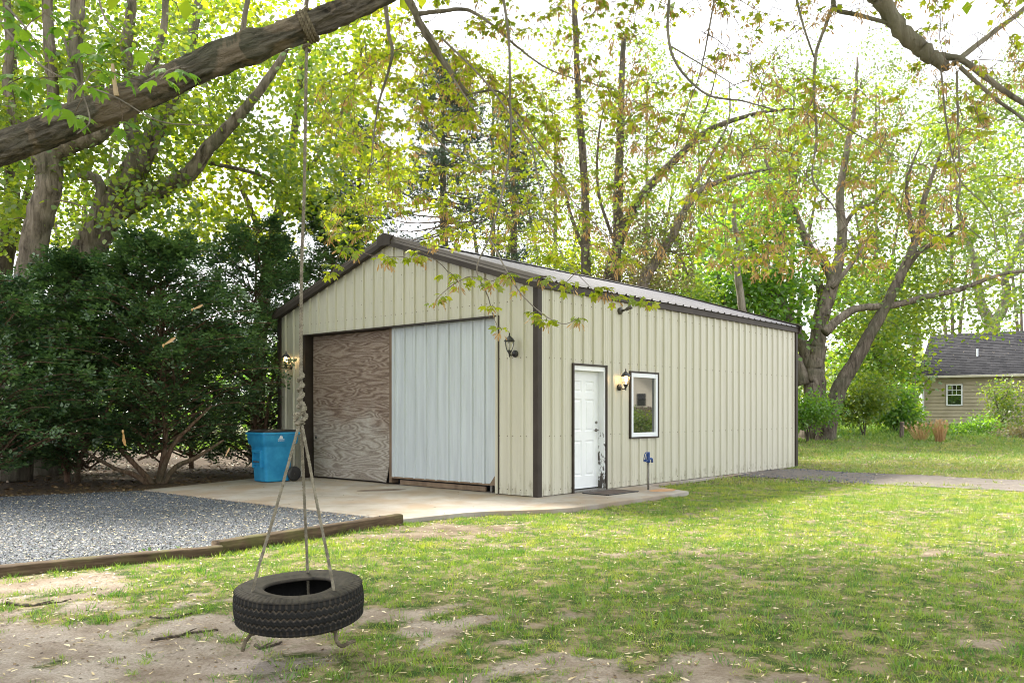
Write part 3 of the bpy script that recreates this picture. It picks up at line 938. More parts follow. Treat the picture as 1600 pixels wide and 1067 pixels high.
fo = tag(empty("security_floodlight", g2w(2.44, -0.02, 3.345), RS), "small dark fixture high on the garage side wall", "floodlight")
MB().lathe([(0, 0.02), (0.062, 0.02), (0.066, -0.01), (0.05, -0.035), (0, -0.04)], 18, 'y').build("backplate", M['brown_plastic'], fo, True)
MB().tube([(0, -0.03, 0), (0.01, -0.09, 0.01), (0.03, -0.12, 0.02)], 0.02, 8).build("arm", M['brown_plastic'], fo, True)
MB().tube([(0.03, -0.10, 0.015), (0.06, -0.15, 0.045), (0.085, -0.20, 0.075)], [0.026, 0.034, 0.045], 12).build("head", M['brown_plastic'], fo, True)

p = gp(1013, 765)
hy = tag(empty("yard_hydrant", (p[0], p[1], 0), RS), "blue headed yard hydrant on a grey pipe beside the apron", "hydrant")
MB().tube([(0, 0, -0.1), (0, 0, 0.2), (0, 0, 0.55)], 0.019, 10).build("pipe", M['pipe'], hy, True)
MB().lathe([(0.021, 0.50), (0.036, 0.505), (0.038, 0.55), (0.032, 0.60), (0.030, 0.64), (0.034, 0.66), (0.028, 0.69), (0, 0.70)], 14).build("head", M['blue_paint'], hy, True)
MB().tube(smooth_path([(0.02, 0, 0.56), (0.09, 0, 0.575), (0.125, 0, 0.56), (0.135, 0, 0.50)], 10), [0.024, 0.02, 0.018, 0.021], 10).build("spout", M['blue_paint'], hy, True)
hm = MB()
for s_ in (-0.018, 0.018):
    hm.tube(smooth_path([(0.02, s_, 0.69), (-0.06, s_, 0.685), (-0.10, s_, 0.64), (-0.125, s_, 0.55), (-0.10, s_, 0.525), (-0.05, s_, 0.55)], 16), 0.0095, 6)
hm.tube([(-0.12, -0.02, 0.55), (-0.12, 0.02, 0.55)], 0.011, 6)
hm.build("handle", M['blue_paint'], hy, True)

dm = tag(empty("door_mat", g2w(1.52, -0.44, 0.0), GA), "thin brown mat in front of the white side door", "door mat")
MB().box((-0.46, -0.27, 0.003), (0.46, 0.27, 0.014), 0.004).build("pad", M['mat'], dm)
for a, b in (((-0.47, -0.285, 0.003), (0.47, -0.262, 0.017)), ((-0.47, 0.262, 0.003), (0.47, 0.285, 0.017)), ((-0.485, -0.26, 0.003), (-0.455, 0.26, 0.017)), ((0.455, -0.26, 0.003), (0.485, 0.26, 0.017))):
    MB().box(a, b, 0.003).build("rim", M['black_plastic'], dm)

# recycling cart
def rrect(w_, d_, r_, z, n=5, yo=0.0):
    pts = []
    for cx, cy, a0 in ((w_ / 2 - r_, d_ / 2 - r_, 0), (-w_ / 2 + r_, d_ / 2 - r_, 90), (-w_ / 2 + r_, -d_ / 2 + r_, 180), (w_ / 2 - r_, -d_ / 2 + r_, 270)):
        for k in range(n):
            a = R(a0 + 90 * k / (n - 1))
            pts.append((cx + r_ * math.cos(a), cy + r_ * math.sin(a) + yo, z))
    return pts
def loft(rings, cap0=True, cap1=True):
    k = len(rings[0]); V = [p for r_ in rings for p in r_]
    F = [(i * k + j, i * k + (j + 1) % k, (i + 1) * k + (j + 1) % k, (i + 1) * k + j) for i in range(len(rings) - 1) for j in range(k)]
    if cap0: F.append(tuple(range(k - 1, -1, -1)))
    if cap1: F.append(tuple((len(rings) - 1) * k + j for j in range(k)))
    return MB().add(V, F)
p = gp(424, 752)
ct = tag(empty("recycling_cart", (p[0], p[1] + 0.05, 0), R(-44)), "blue wheeled recycling cart with black lid beside the garage corner", "recycling cart")
loft([rrect(.50, .54, .05, .012), rrect(.52, .56, .06, .03), rrect(.585, .66, .07, .70), rrect(.60, .68, .07, .745, yo=.0), rrect(.685, .80, .06, .79, yo=.02), rrect(.70, .83, .06, .96, yo=.02), rrect(.71, .84, .06, .985, yo=.02)]).build("body", M['blue_plastic'], ct, True)
loft([rrect(.745, .88, .07, .975, yo=.02), rrect(.755, .89, .07, .98, yo=.02), rrect(.755, .89, .07, 1.012, yo=.02), rrect(.72, .85, .06, 1.02, yo=.02)]).build("rim", M['blue_plastic'], ct, True)
loft([rrect(.70, .82, .06, 1.015, yo=.03), rrect(.70, .82, .06, 1.04, yo=.03), rrect(.62, .74, .08, 1.068, yo=.03), rrect(.40, .50, .12, 1.08, yo=.03)]).build("lid", M['black_plastic'], ct, True)
for sx in (-1, 1):
    wv = MB().lathe([(0.02, -0.03), (0.10, -0.03), (0.145, -0.026), (0.155, -0.01), (0.155, 0.01), (0.145, 0.026), (0.10, 0.03), (0.02, 0.03)], 24, 'x', (sx * 0.305, 0.335, 0.157)).build("wheel", M['black_plastic'], ct, True)
MB().tube([(-0.33, 0.335, 0.157), (0.33, 0.335, 0.157)], 0.012, 8).build("axle", M['pipe'], ct)
MB().tube(smooth_path([(-0.26, 0.44, 0.97), (-0.24, 0.53, 0.985), (0.24, 0.53, 0.985), (0.26, 0.44, 0.97)], 20), 0.016, 8).build("handle", M['blue_plastic'], ct, True)
# sunk grab slot with lift bar on the front
MB().box((-0.15, -0.352, 0.36), (0.15, -0.318, 0.375)).box((-0.16, -0.365, 0.30), (-0.13, -0.30, 0.60)).box((0.13, -0.365, 0.30), (0.16, -0.30, 0.60)).build("lift_bracket", M['blue_plastic'], ct)
MB().tube([(-0.14, -0.35, 0.42), (0.14, -0.35, 0.42)], 0.014, 8).build("lift_bar", M['pipe'], ct)
MB().box((-0.17, -0.372, 0.60), (0.17, -0.30, 0.66), 0.01).build("lift_ledge", M['blue_plastic'], ct)
lg = MB()
sx = 0.3525
def mark(y0, z0, y1, z1, wd_=0.007):
    dy, dz_ = y1 - y0, z1 - z0; l_ = math.hypot(dy, dz_); ny_, nz_ = -dz_ / l_ * wd_, dy / l_ * wd_
    lg.add([(sx, y0 - ny_, z0 - nz_), (sx, y1 - ny_, z1 - nz_), (sx, y1 + ny_, z1 + nz_), (sx, y0 + ny_, z0 + nz_)], [(0, 1, 2, 3)])
for q in (((-.035, .90), (-.01, .95)), ((-.01, .95), (.015, .95)), ((.02, .945), (.04, .905)), ((.04, .90), (-.03, .90)), ((-.012, .93), (.02, .93)), ((-.02, .915), (.03, .915))):
    mark(q[0][0], q[0][1], q[1][0], q[1][1])
for row, zz in enumerate((.877, .850)):
    for k in range(7):
        yy = -.062 + k * .021
        mark(yy, zz - .008, yy + .004, zz + .008, .0045); mark(yy + .004, zz + .008 * (1 if k % 2 else -1), yy + .012, zz + .004, .0035)
lg.build("logo", M['print_white'], ct)

# ---------------------------------------------------------------- landscape timbers
def timber(p0, p1, w_, h_, z0, label, seed):
    p0, p1 = np.array(p0, float), np.array(p1, float)
    Lt = np.linalg.norm(p1 - p0); ang = math.atan2(p1[1] - p0[1], p1[0] - p0[0])
    o = tag(empty("landscape_timber", (p0[0], p0[1], 0), ang), label, "timber", "timbers edging the gravel")
    n = 70
    sec0 = [(w_ / 2, z0), (w_ / 2 + .002, z0 + h_ * .5), (w_ / 2, z0 + h_ - .018), (w_ / 2 - .014, z0 + h_ - .004), (w_ / 4, z0 + h_), (0, z0 + h_ + .002), (-w_ / 4, z0 + h_), (-w_ / 2 + .014, z0 + h_ - .004), (-w_ / 2, z0 + h_ - .018), (-w_ / 2 - .002, z0 + h_ * .5), (-w_ / 2, z0)]
    rings = []
    for i in range(n):
        x = Lt * i / (n - 1)
        pts = np.array([(x, y, z) for y, z in sec0])
        nz_ = vnoise(pts + seed * 7.1, 5.0, seed, 3) - 0.5
        nf = vnoise(pts * (0.4, 1, 1) + seed, 30.0, seed + 3, 2) - 0.5
        pts[:, 1] += nz_ * 0.022 * np.sign(pts[:, 1] + 1e-6) + nf * .006
        pts[:, 2] += (nz_ * 0.02 + nf * .006) * (pts[:, 2] > z0 + .01)
        rings.append([tuple(q) for q in pts])
    loft(rings).build("beam", M['timber'], o, True)
    for xx in (0.35, Lt - 0.35):
        MB().lathe([(0, z0 + h_ + .012), (.012, z0 + h_ + .012), (.014, z0 + h_ - .002)], 8, 'z', (xx, 0.01, 0)).build("spike_head", M['pipe'], o)
timber((-6.35, 6.45), (-3.03, 8.86), 0.15, 0.17, -0.13, "mossy timber at left edging the gravel, lower of the two", 1)
timber((-3.10, 8.90), (-1.50, 11.26), 0.15, 0.18, -0.10, "brown timber running from the gravel to the slab corner", 2)
# ---------------------------------------------------------------- tire swing
def rope_along(mb, path, r, pitch=0.055, sides=5, seg=0.0095):
    """three twisted strands along a path"""
    P = np.asarray(path, float)
    seglen = np.linalg.norm(np.diff(P, axis=0), axis=1)
    tot = seglen.sum(); n = max(8, int(tot / seg))
    cum = np.concatenate([[0], np.cumsum(seglen)])
    t = np.linspace(0, tot, n)
    Q = np.stack([np.interp(t, cum, P[:, k]) for k in range(3)], 1)
    T = np.gradient(Q, axis=0); T /= np.linalg.norm(T, axis=1)[:, None] + 1e-9
    u = np.cross(T[0], (0.31, 0.77, 0.55)); u /= np.linalg.norm(u)
    N = np.zeros_like(Q)
    for i in range(n):
        u = u - T[i] * u.dot(T[i]); u = u / (np.linalg.norm(u) + 1e-9); N[i] = u
    B = np.cross(T, N)
    for k in range(3):
        a = t / pitch * 2 * math.pi + k * 2 * math.pi / 3
        mb.tube(Q + (np.cos(a)[:, None] * N + np.sin(a)[:, None] * B) * r * 0.5, r * 0.56, sides)
    return mb

SWC = np.array((-1.305, 5.22, 0.262))
swing = tag(empty("tire_swing", (SWC[0], SWC[1], 0.0)), "worn black tire swing hanging level from a grey rope", "tire swing")
HUB = at(470, 664, 5.22) - np.array((SWC[0], SWC[1], 0))
# tyre
NA = 528
prof = [(0.205, 0.082), (0.212, 0.095), (0.225, 0.099), (0.232, 0.094), (0.262, 0.110), (0.268, 0.108), (0.300, 0.118), (0.306, 0.114), (0.335, 0.115), (0.341, 0.111), (0.362, 0.107), (0.376, 0.100), (0.385, 0.090)]
ztr = np.linspace(0.086, -0.086, 47)
prof += [(0.391 - 0.35 * z * z * 4, z) for z in ztr]
prof += [(r_, -z) for r_, z in prof[12::-1]]
prof += [(0.215, -0.075), (0.25, -0.085), (0.31, -0.093), (0.350, -0.075), (0.370, -0.03), (0.372, 0.0), (0.370, 0.03), (0.350, 0.075), (0.31, 0.093), (0.25, 0.085), (0.215, 0.075)]
prof = np.array(prof)
a = np.linspace(0, 2 * math.pi, NA, endpoint=False)
rr = np.repeat(prof[None, :, 0], NA, 0); zz = np.repeat(prof[None, :, 1], NA, 0)
dust = np.zeros_like(rr)
TE = 66
ph = a[:, None] * TE / (2 * math.pi)
tri = lambda x: np.abs((x % 1.0) - 0.5) * 4 - 1
tread = (np.arange(len(prof)) >= 12) & (np.arange(len(prof)) <= 60)
for zk, sh in ((0.048, 0.0), (0.003, 0.3), (-0.045, 0.55)):
    zc = zk + 0.0085 * tri(ph + sh)
    dd = np.abs(zz - zc)
    g = np.clip(1 - dd / 0.0062, 0, 1) * tread[None, :]
    rr -= np.minimum(g * 2.2, 1) * 0.011
    dust = np.maximum(dust, np.minimum(g * 2, 1))
lug = ((ph % 1.0) < 0.30) & (np.abs(zz) > 0.066) & (rr > 0.33)
rr -= lug * 0.007 * (np.abs(zz) > 0.066)
dust = np.maximum(dust, lug * 0.35)
sip = (((ph * 2 + zz * 40) % 1.0) < 0.16) & (np.abs(zz) < 0.064) & tread[None, :]
rr -= sip * 0.0035
side_top = (np.arange(len(prof)) < 12)
dust[:, side_top] = 0.30
dust[:, (np.arange(len(prof)) > 60) & (np.arange(len(prof)) < 74)] = 0.15
Vt = np.stack([np.cos(a)[:, None] * rr, np.sin(a)[:, None] * rr, zz], -1)
Vt[:, :, 2] += (0.006 * np.sin(a * 2 + 0.6))[:, None]
k = len(prof)
i0 = np.arange(NA)[:, None]; j0 = np.arange(k)[None, :]
i1 = (i0 + 1) % NA; j1 = (j0 + 1) % k
Ft = np.stack([i0 * k + j0, i1 * k + j0, i1 * k + j1, i0 * k + j1], -1).reshape(-1, 4)[:, ::-1]
TILT = Matrix.Rotation(R(3.5), 4, 'X') @ Matrix.Rotation(R(-1.2), 4, 'Y')
TM = Matrix.Translation((0, 0, SWC[2])) @ TILT
TMn = np.array(TM)
Vt = Vt.reshape(-1, 3) @ TMn[:3, :3].T + TMn[:3, 3]
tyre = big_mesh("tire", Vt, Ft, M['tyre'], swing, True, {"dust": dust.ravel()})
def tp(ang, r_, z): return np.array(TM @ Vector((r_ * math.cos(R(ang)), r_ * math.sin(R(ang)), z)))
ATT = [(222, 0.300), (-35, 0.305), (93, 0.285)]
for i, (an, r_) in enumerate(ATT):
    top = tp(an, r_, 0.118); bot = tp(an, r_, -0.10)
    h = HUB + np.array((0.012 * math.cos(R(an)), 0.012 * math.sin(R(an)), 0.0))
    midp = (h + top) / 2 + np.array((0, 0, -0.006))
    rope_along(MB(), smooth_path([h, midp, top, bot - (0, 0, .02)], 50), 0.0098).build("rope_leg", M['rope'], swing)
    # knotted tail under the casing
    out = np.array((math.cos(R(an)), math.sin(R(an)), 0))
    if i == 0:
        pth = [bot + (0, 0, .03), bot + (-.015, -.02, -.03), bot + (-.04, -.05, -.075), bot + (-.05, -.055, -.12)]
    elif i == 1:
        pth = [bot + (0, 0, .03), bot + (.01, -.03, -.03), bot + (.02, -.04, -.085), bot + (.05, -.035, -.115), bot + (.09, -.03, -.095), bot + (.125, -.02, -.085)]
    else:
        pth = [bot + (0, 0, .03), bot + (0, .01, -.04), bot + (.02, .03, -.10)]
    mb_ = MB()
    rope_along(mb_, smooth_path(pth, 40), 0.0125)
    kk = bot + (0, 0, -.022)
    an_ = np.linspace(0, 4 * math.pi, 60)
    rope_along(mb_, np.stack([kk[0] + 0.018 * np.cos(an_), kk[1] + 0.018 * np.sin(an_), kk[2] - 0.012 * np.sin(an_ * .5)], 1), 0.011)
    mb_.build("rope_tail", M['rope_dark'], swing)
# knot: a doubled rope wound up the standing line, fat knot at the foot
kn = MB()
th = np.linspace(0, 2 * math.pi * 3.2, 160)
kz = np.linspace(0.125, 0.315, 160)
rope_along(kn, np.stack([HUB[0] + 0.001 + 0.0155 * np.cos(th), HUB[1] + 0.0155 * np.sin(th), HUB[2] + kz], 1), 0.0118)
th = np.linspace(0, 2 * math.pi * 2.6, 150)
ks = np.linspace(0, 1, 150)
kr = 0.014 + 0.019 * np.sin(math.pi * np.clip(ks * 1.08, 0, 1)) 
rope_along(kn, np.stack([HUB[0] + kr * np.cos(th + .5), HUB[1] + kr * np.sin(th + .5), HUB[2] - 0.005 + ks * 0.135 + 0.014 * np.sin(th + 1)], 1), 0.0150)
rope_along(kn, smooth_path([HUB + (-.005, 0, -.01), HUB + (-.028, -.02, .035), HUB + (.012, -.036, .075), HUB + (.022, -.01, .12), HUB + (-.005, .01, .15)], 40), 0.0125)
kn.build("knot", M['rope'], swing)
TOPR = at(479, 72, 5.24) - np.array((SWC[0], SWC[1], 0))
rope_along(MB(), smooth_path([HUB + (0, 0, .10), HUB + (.004, 0, .9), (HUB + TOPR) / 2 + (0.004, 0, 0.3), TOPR], 60), 0.0108).build("hanging_rope", M['rope'], swing)

# ---------------------------------------------------------------- house beyond the lawn
def ground_at(px, py):
    best = None
    for Y in np.arange(16, 90, 0.25):
        x = (px - 800) / FOC * Y
        z = float(terrain(x, Y)); zz_ = EYE + (HOR - py) / FOC * Y
        if zz_ <= z:
            return np.array((x, Y, z))
    x = (px - 800) / FOC * 70.0
    return np.array((x, 70.0, float(terrain(x, 70.0))))

HZ = float(terrain(21.8, 45.0))
house = tag(empty("neighbor_house", (21.8, 45.0, HZ), math.atan2(-0.56, 0.83)), "tan sided house with dark shingle roof beyond the lawn at right", "house")
HL, HD, HH, HR = 12.0, 8.4, 2.72, 2.45
MB().box((0.02, 0.02, -0.4), (HL - .02, HD - .02, HH - 0.02)).build("wall_core", M['siding'], house)
MB().box((-0.01, -0.015, -0.4), (HL + .01, 0.018, 0.16)).build("foundation", M['concrete'], house)
nb = 14
bh = (HH - 0.17) / nb
wx0, wx1, wz0h, wz1h = 1.07, 1.83, 1.10, 2.22
sb = wallp = empty("front_wall"); wallp.parent = house
for i in range(nb):
    z0 = 0.17 + i * bh
    spans = [(0.0, HL)]
    if z0 + bh > wz0h and z0 < wz1h:
        spans = [(0.0, wx0 - .03), (wx1 + .03, HL)]
    for x0, x1 in spans:
        MB().add([(x0, -0.048, z0), (x1, -0.048, z0), (x1, -0.010, z0 + bh), (x0, -0.010, z0 + bh), (x0, 0.019, z0), (x1, 0.019, z0), (x1, 0.019, z0 + bh), (x0, 0.019, z0 + bh)],
                 [(0, 1, 2, 3), (0, 4, 5, 1), (2, 6, 7, 3), (0, 3, 7, 4), (1, 5, 6, 2)]).build("siding_board", M['siding'], wallp)
MB().add([(0.0, 0.0, HH - .02), (0.0, HD, HH - .02), (0.0, HD / 2, HH + HR - .1), (HL, 0.0, HH - .02), (HL, HD, HH - .02), (HL, HD / 2, HH + HR - .1)], [(0, 1, 2), (5, 4, 3)]).build("gable_wall", M['siding'], house)
# roof deck with shingle courses
rf = MB().add([(-0.25, -0.32, HH - 0.06), (HL + .25, -0.32, HH - 0.06), (HL + .25, HD / 2, HH + HR), (-0.25, HD / 2, HH + HR), (HL + .25, HD + .32, HH - 0.06), (-0.25, HD + .32, HH - 0.06),
               (-0.25, -0.32, HH - 0.16), (HL + .25, -0.32, HH - 0.16), (HL + .25, HD / 2, HH + HR - .1), (-0.25, HD / 2, HH + HR - .1), (HL + .25, HD + .32, HH - 0.16), (-0.25, HD + .32, HH - 0.16)],
              [(0, 1, 2, 3), (3, 2, 4, 5), (7, 6, 9, 8), (8, 9, 11, 10), (0, 6, 7, 1), (4, 10, 11, 5), (0, 3, 9, 6), (3, 5, 11, 9), (1, 7, 8, 2), (2, 8, 10, 4)]).build("roof", M['shingle'], house)
sh = MB(); nc = 26
for i in range(nc):
    t0, t1 = i / nc, (i + 1) / nc
    y0, y1 = -0.33 + (HD / 2 + .33) * t0, -0.33 + (HD / 2 + .33) * t1
    z0, z1 = HH - .06 + (HR + .06) * t0, HH - .06 + (HR + .06) * t1
    x = -0.26 - (0.15 if i % 2 else 0)
    while x < HL + .2:
        xa, xb = max(x, -.26), min(x + 0.31, HL + .26)
        if xb > xa + .02:
            sh.add([(xa + .004, y0, z0 + .022), (xb - .004, y0, z0 + .022), (xb - .004, y1 + .02, z1 + .014), (xa + .004, y1 + .02, z1 + .014), (xa + .004, y0, z0), (xb - .004, y0, z0)], [(0, 1, 2, 3), (4, 5, 1, 0)])
        x += 0.31
tag(sh.build("shingles", M['shingle'], rf), kind="stuff")
MB().tube([(2.35, 1.6, HH + .9), (2.35, 1.6, HH + 1.4)], 0.05, 8).build("vent_pipe", M['vinyl'], rf)
MB().add([(2.1, 1.35, HH + .80), (2.6, 1.35, HH + .80), (2.6, 1.85, HH + 1.09), (2.1, 1.85, HH + 1.09)], [(0, 1, 2, 3)]).build("vent_flashing", M['vinyl'], rf)
MB().box((-0.28, -0.44, HH - 0.17), (HL + .28, -0.33, HH - 0.055), 0.015).build("gutter", M['gutter'], house)
ds = MB().tube([(-0.02, -0.40, HH - .1), (-0.02, -0.10, HH - .35), (-0.02, -0.085, 0.3), (-0.02, -0.25, 0.05)], 0.055, 6); ds.build("downspout", M['vinyl'], house)
hw = empty("window"); hw.parent = house
for lo, hi in (((wx0, -.06, wz0h), (wx0 + .07, .012, wz1h)), ((wx1 - .07, -.06, wz0h), (wx1, .012, wz1h)), ((wx0 + .07, -.058, wz1h - .07), (wx1 - .07, .012, wz1h)), ((wx0 + .07, -.058, wz0h), (wx1 - .07, .012, wz0h + .07)), ((wx0 + .07, -.055, (wz0h + wz1h) / 2 - .025), (wx1 - .07, .012, (wz0h + wz1h) / 2 + .025))):
    MB().box(lo, hi).build("frame", M['white_paint'], hw)
MB().box((wx0 + .07, -.02, wz0h + .07), (wx1 - .07, -.01, (wz0h + wz1h) / 2 - .025)).build("pane", M['glass'], hw)
MB().box((wx0 + .07, -.02, (wz0h + wz1h) / 2 + .025), (wx1 - .07, -.01, wz1h - .07)).build("pane", M['glass'], hw)
for q in (1, 2):
    xx = wx0 + .07 + (wx1 - wx0 - .14) * q / 3
    MB().box((xx - .012, -.035, (wz0h + wz1h) / 2 + .025), (xx + .012, -.021, wz1h - .07)).build("muntin", M['white_paint'], hw)
zz_ = (wz0h + wz1h) / 2 + .25
MB().box((wx0 + .07, -.036, zz_ - .012), (wx1 - .07, -.022, zz_ + .012)).build("muntin", M['white_paint'], hw)
vt_ = MB().box((1.55, -.05, -0.02), (2.15, -.017, 0.15)); vt_.build("crawl_vent", M['black_plastic'], house)

# air conditioner and a small utility drum beside and behind the house
p = ground_at(1434, 662)
ac = tag(empty("air_conditioner", (p[0], p[1], p[2]), R(-30)), "dark boxy unit standing beside the far house corner", "air conditioner")
MB().box((-.45, -.45, -.1), (.45, .45, .85), 0.04).build("case", M['black_plastic'], ac)
for i in range(6):
    MB().box((-.42, -.47, .08 + i * .12), (.42, -.452, .13 + i * .12)).build("louver", M['pipe'], ac)
MB().lathe([(0, .87), (.36, .87), (.38, .85)], 20).build("fan_guard", M['pipe'], ac)
pb = ground_at(1429, 661)
up = tag(empty("utility_pole", (at(1428, 640, 64)[0], 64, 0.7)), "slim pole with a pale transformer drum in the trees behind the house", "utility pole")
MB().tube([(0, 0, -.5), (0, 0, 4), (0, 0, 8.6)], [0.16, 0.14, 0.11], 10).build("pole", M['bark_grey'], up)
MB().lathe([(0, 5.9), (.3, 5.9), (.32, 6.0), (.32, 7.1), (.28, 7.2), (0, 7.25)], 16, 'z', (0, -.45, 0)).build("transformer_drum", M['pipe'], up, True)

# wooden post in the lawn
p = ground_at(1409, 684)
po = tag(empty("fence_post", (p[0], p[1], p[2])), "short weathered wooden post standing in the far lawn", "post")
MB().tube([(0, 0, -.2), (0, 0, .25), (.01, 0, .62)], [0.085, 0.085, 0.08], 10, amp=.12, freq=9).build("post", M['bark_grey'], po)
MB().lathe([(0, .628), (.06, .626), (.084, .61)], 10, 'z', (.01, 0, 0)).build("top_end", M['cutwood'], po)

# the things the garage window mirrors: a pale gabled house and a board fence off to the right
rf_dir = np.array((0.963, 0.271))
def along(t, lat=0.0): return (2.34 + rf_dir[0] * t - rf_dir[1] * lat, 16.45 + rf_dir[1] * t + rf_dir[0] * lat)
hp = along(62, 0.9)
h2 = tag(empty("gabled_house", (hp[0], hp[1], float(terrain(hp[0], hp[1]))), math.atan2(rf_dir[1], rf_dir[0])), "pale gabled house mirrored in the garage window", "house")
MB().box((0, -2.2, -.3), (8, 2.2, 2.9)).add([(0.01, -2.2, 2.9), (0.01, 2.2, 2.9), (0.01, 0, 4.9), (8, -2.2, 2.9), (8, 2.2, 2.9), (8, 0, 4.9)], [(0, 2, 1), (3, 4, 5)]).build("wall", M['house_white'], h2)
MB().add([(-.3, -2.5, 2.65), (8.3, -2.5, 2.65), (8.3, 0, 4.98), (-.3, 0, 4.98), (-.3, 2.5, 2.65), (8.3, 2.5, 2.65)], [(0, 1, 2, 3), (3, 2, 5, 4)]).build("roof", M['shingle'], h2)
MB().box((-.04, -.5, 1.4), (-.01, .3, 2.5)).build("window", M['glass'], h2)
fp = along(50, 0)
fe = tag(empty("board_fence", (fp[0], fp[1], float(terrain(fp[0], fp[1]))), math.atan2(rf_dir[1], rf_dir[0])), "dark board fence mirrored in the garage window", "fence")
bme = None
for i in range(44):
    if bme is None:
        o = MB().box((-.012, -.07, -.1), (.012, .07, 1.35), .004).build("board", M['fence_wood'], fe); bme = o.data
    else:
        o = bpy.data.objects.new("board", bme); COL.objects.link(o); o.parent = fe
    o.location = (0, -3.3 + i * .15, 0.03 * math.sin(i * 1.7))
for y in (-3.2, -1, 1.2, 3.2):
    MB().box((.02, y - .05, -.3), (.11, y + .05, 1.42)).build("post", M['fence_wood'], fe)
for z in (.3, 1.05):
    MB().box((.013, -3.4, z), (.06, 3.4, z + .09)).build("rail", M['fence_wood'], fe)
# ---------------------------------------------------------------- leaves and trees
def frames(axis_, normal):
    a = axis_ / (np.linalg.norm(axis_, axis=1)[:, None] + 1e-9)
    x = np.cross(a, normal); x /= np.linalg.norm(x, axis=1)[:, None] + 1e-9
    z = np.cross(x, a)
    return np.stack([x, a, z], -1)          # columns: x, y(axis), z(normal)

def scatter(name, tmpl, pos, axis_, normal, scale, mat, parent=None, kind="stuff"):
    TV, TF = np.asarray(tmpl[0], float), np.asarray(tmpl[1], np.int32)
    n = len(pos)
    Rm = frames(axis_, normal)
    V = np.einsum('nij,kj->nki', Rm, TV) * np.asarray(scale)[:, None, None] + pos[:, None, :]
    F = (TF[None] + (np.arange(n) * len(TV))[:, None, None]).reshape(-1, 3)
    o = big_mesh(name, V.reshape(-1, 3), F, mat, parent)
    if kind: tag(o, kind=kind)
    return o

def fan(outline, centre=None, curve=0.25):
    P = np.array(outline, float)
    if centre is not None:
        P = np.vstack([P, centre])
        k = len(P) - 1
        F = [(i, (i + 1) % k, k) for i in range(k)]
    else:
        F = [(0, i, i + 1) for i in range(1, len(P) - 1)]
    z = -curve * (P[:, 0] ** 2 * 1.2 + np.maximum(P[:, 1] - .3, 0) ** 2)
    return np.column_stack([P, z]), F
MAPLE = fan([(0, 0), (.27, .0), (.47, .15), (.37, .32), (.46, .50), (.58, .74), (.36, .68), (.22, .64), (.15, .82), (0, 1.0), (-.15, .82), (-.22, .64), (-.36, .68), (-.58, .74), (-.46, .50), (-.37, .32), (-.47, .15), (-.27, .0)], (0, .36), 0.7)
MAPLE_LO = fan([(0, 0), (.46, .10), (.36, .32), (.58, .72), (.22, .62), (0, 1.0), (-.22, .62), (-.58, .72), (-.36, .32), (-.46, .10)], None, 0.6)
STAR = fan([(0, 0), (.52, .22), (.40, .66), (0, .98), (-.40, .66), (-.52, .22)], None, 0.45)
OVAL = fan([(0, 0), (.26, .3), (.22, .68), (0, 1.0), (-.22, .68), (-.26, .3)], None, 0.3)
KITE = fan([(0, 0), (.34, .42), (0, 1.0), (-.34, .42)], None, 0.3)
WING = fan([(0, 0), (.06, .22), (.155, .62), (.10, .92), (0, 1.0), (-.07, .72), (-.05, .22)], None, 0.12)
def spray(n=2, wd=.36, ln=.62):
    V, F = [], []
    for (x, y, ang, l_, z) in ((.0, .45, 0, .6, .03), (.05, .18, 62, .55, .08), (-.05, .25, -58, .55, -.05)):
        c_, s_ = math.sin(R(ang)), math.cos(R(ang)); k = len(V)
        V += [(x, y, 0), (x + c_ * l_ * .5 + s_ * l_ * .3, y + s_ * l_ * .5 - c_ * l_ * .3, z), (x + c_ * l_, y + s_ * l_, z * .5), (x + c_ * l_ * .5 - s_ * l_ * .3, y + s_ * l_ * .5 + c_ * l_ * .3, z)]
        F += [(k, k + 1, k + 2), (k, k + 2, k + 3)]
    return np.array(V), F
YEW = spray()
def tuft(n=9):
    V, F = [], []
    for i in range(n):
        a = 2 * math.pi * i / n; t = .55 + .3 * ((i * 7) % 5) / 5
        d = np.array((math.cos(a) * .6, t, math.sin(a) * .6)); s_ = np.array((-math.sin(a), 0, math.cos(a))) * .045
        k = len(V); V += [tuple(-s_), tuple(s_), tuple(d)]; F.append((k, k + 1, k + 2))
    return np.array(V), F
PINE = tuft()

def unit(v): return v / (np.linalg.norm(v, axis=-1, keepdims=True) + 1e-9)

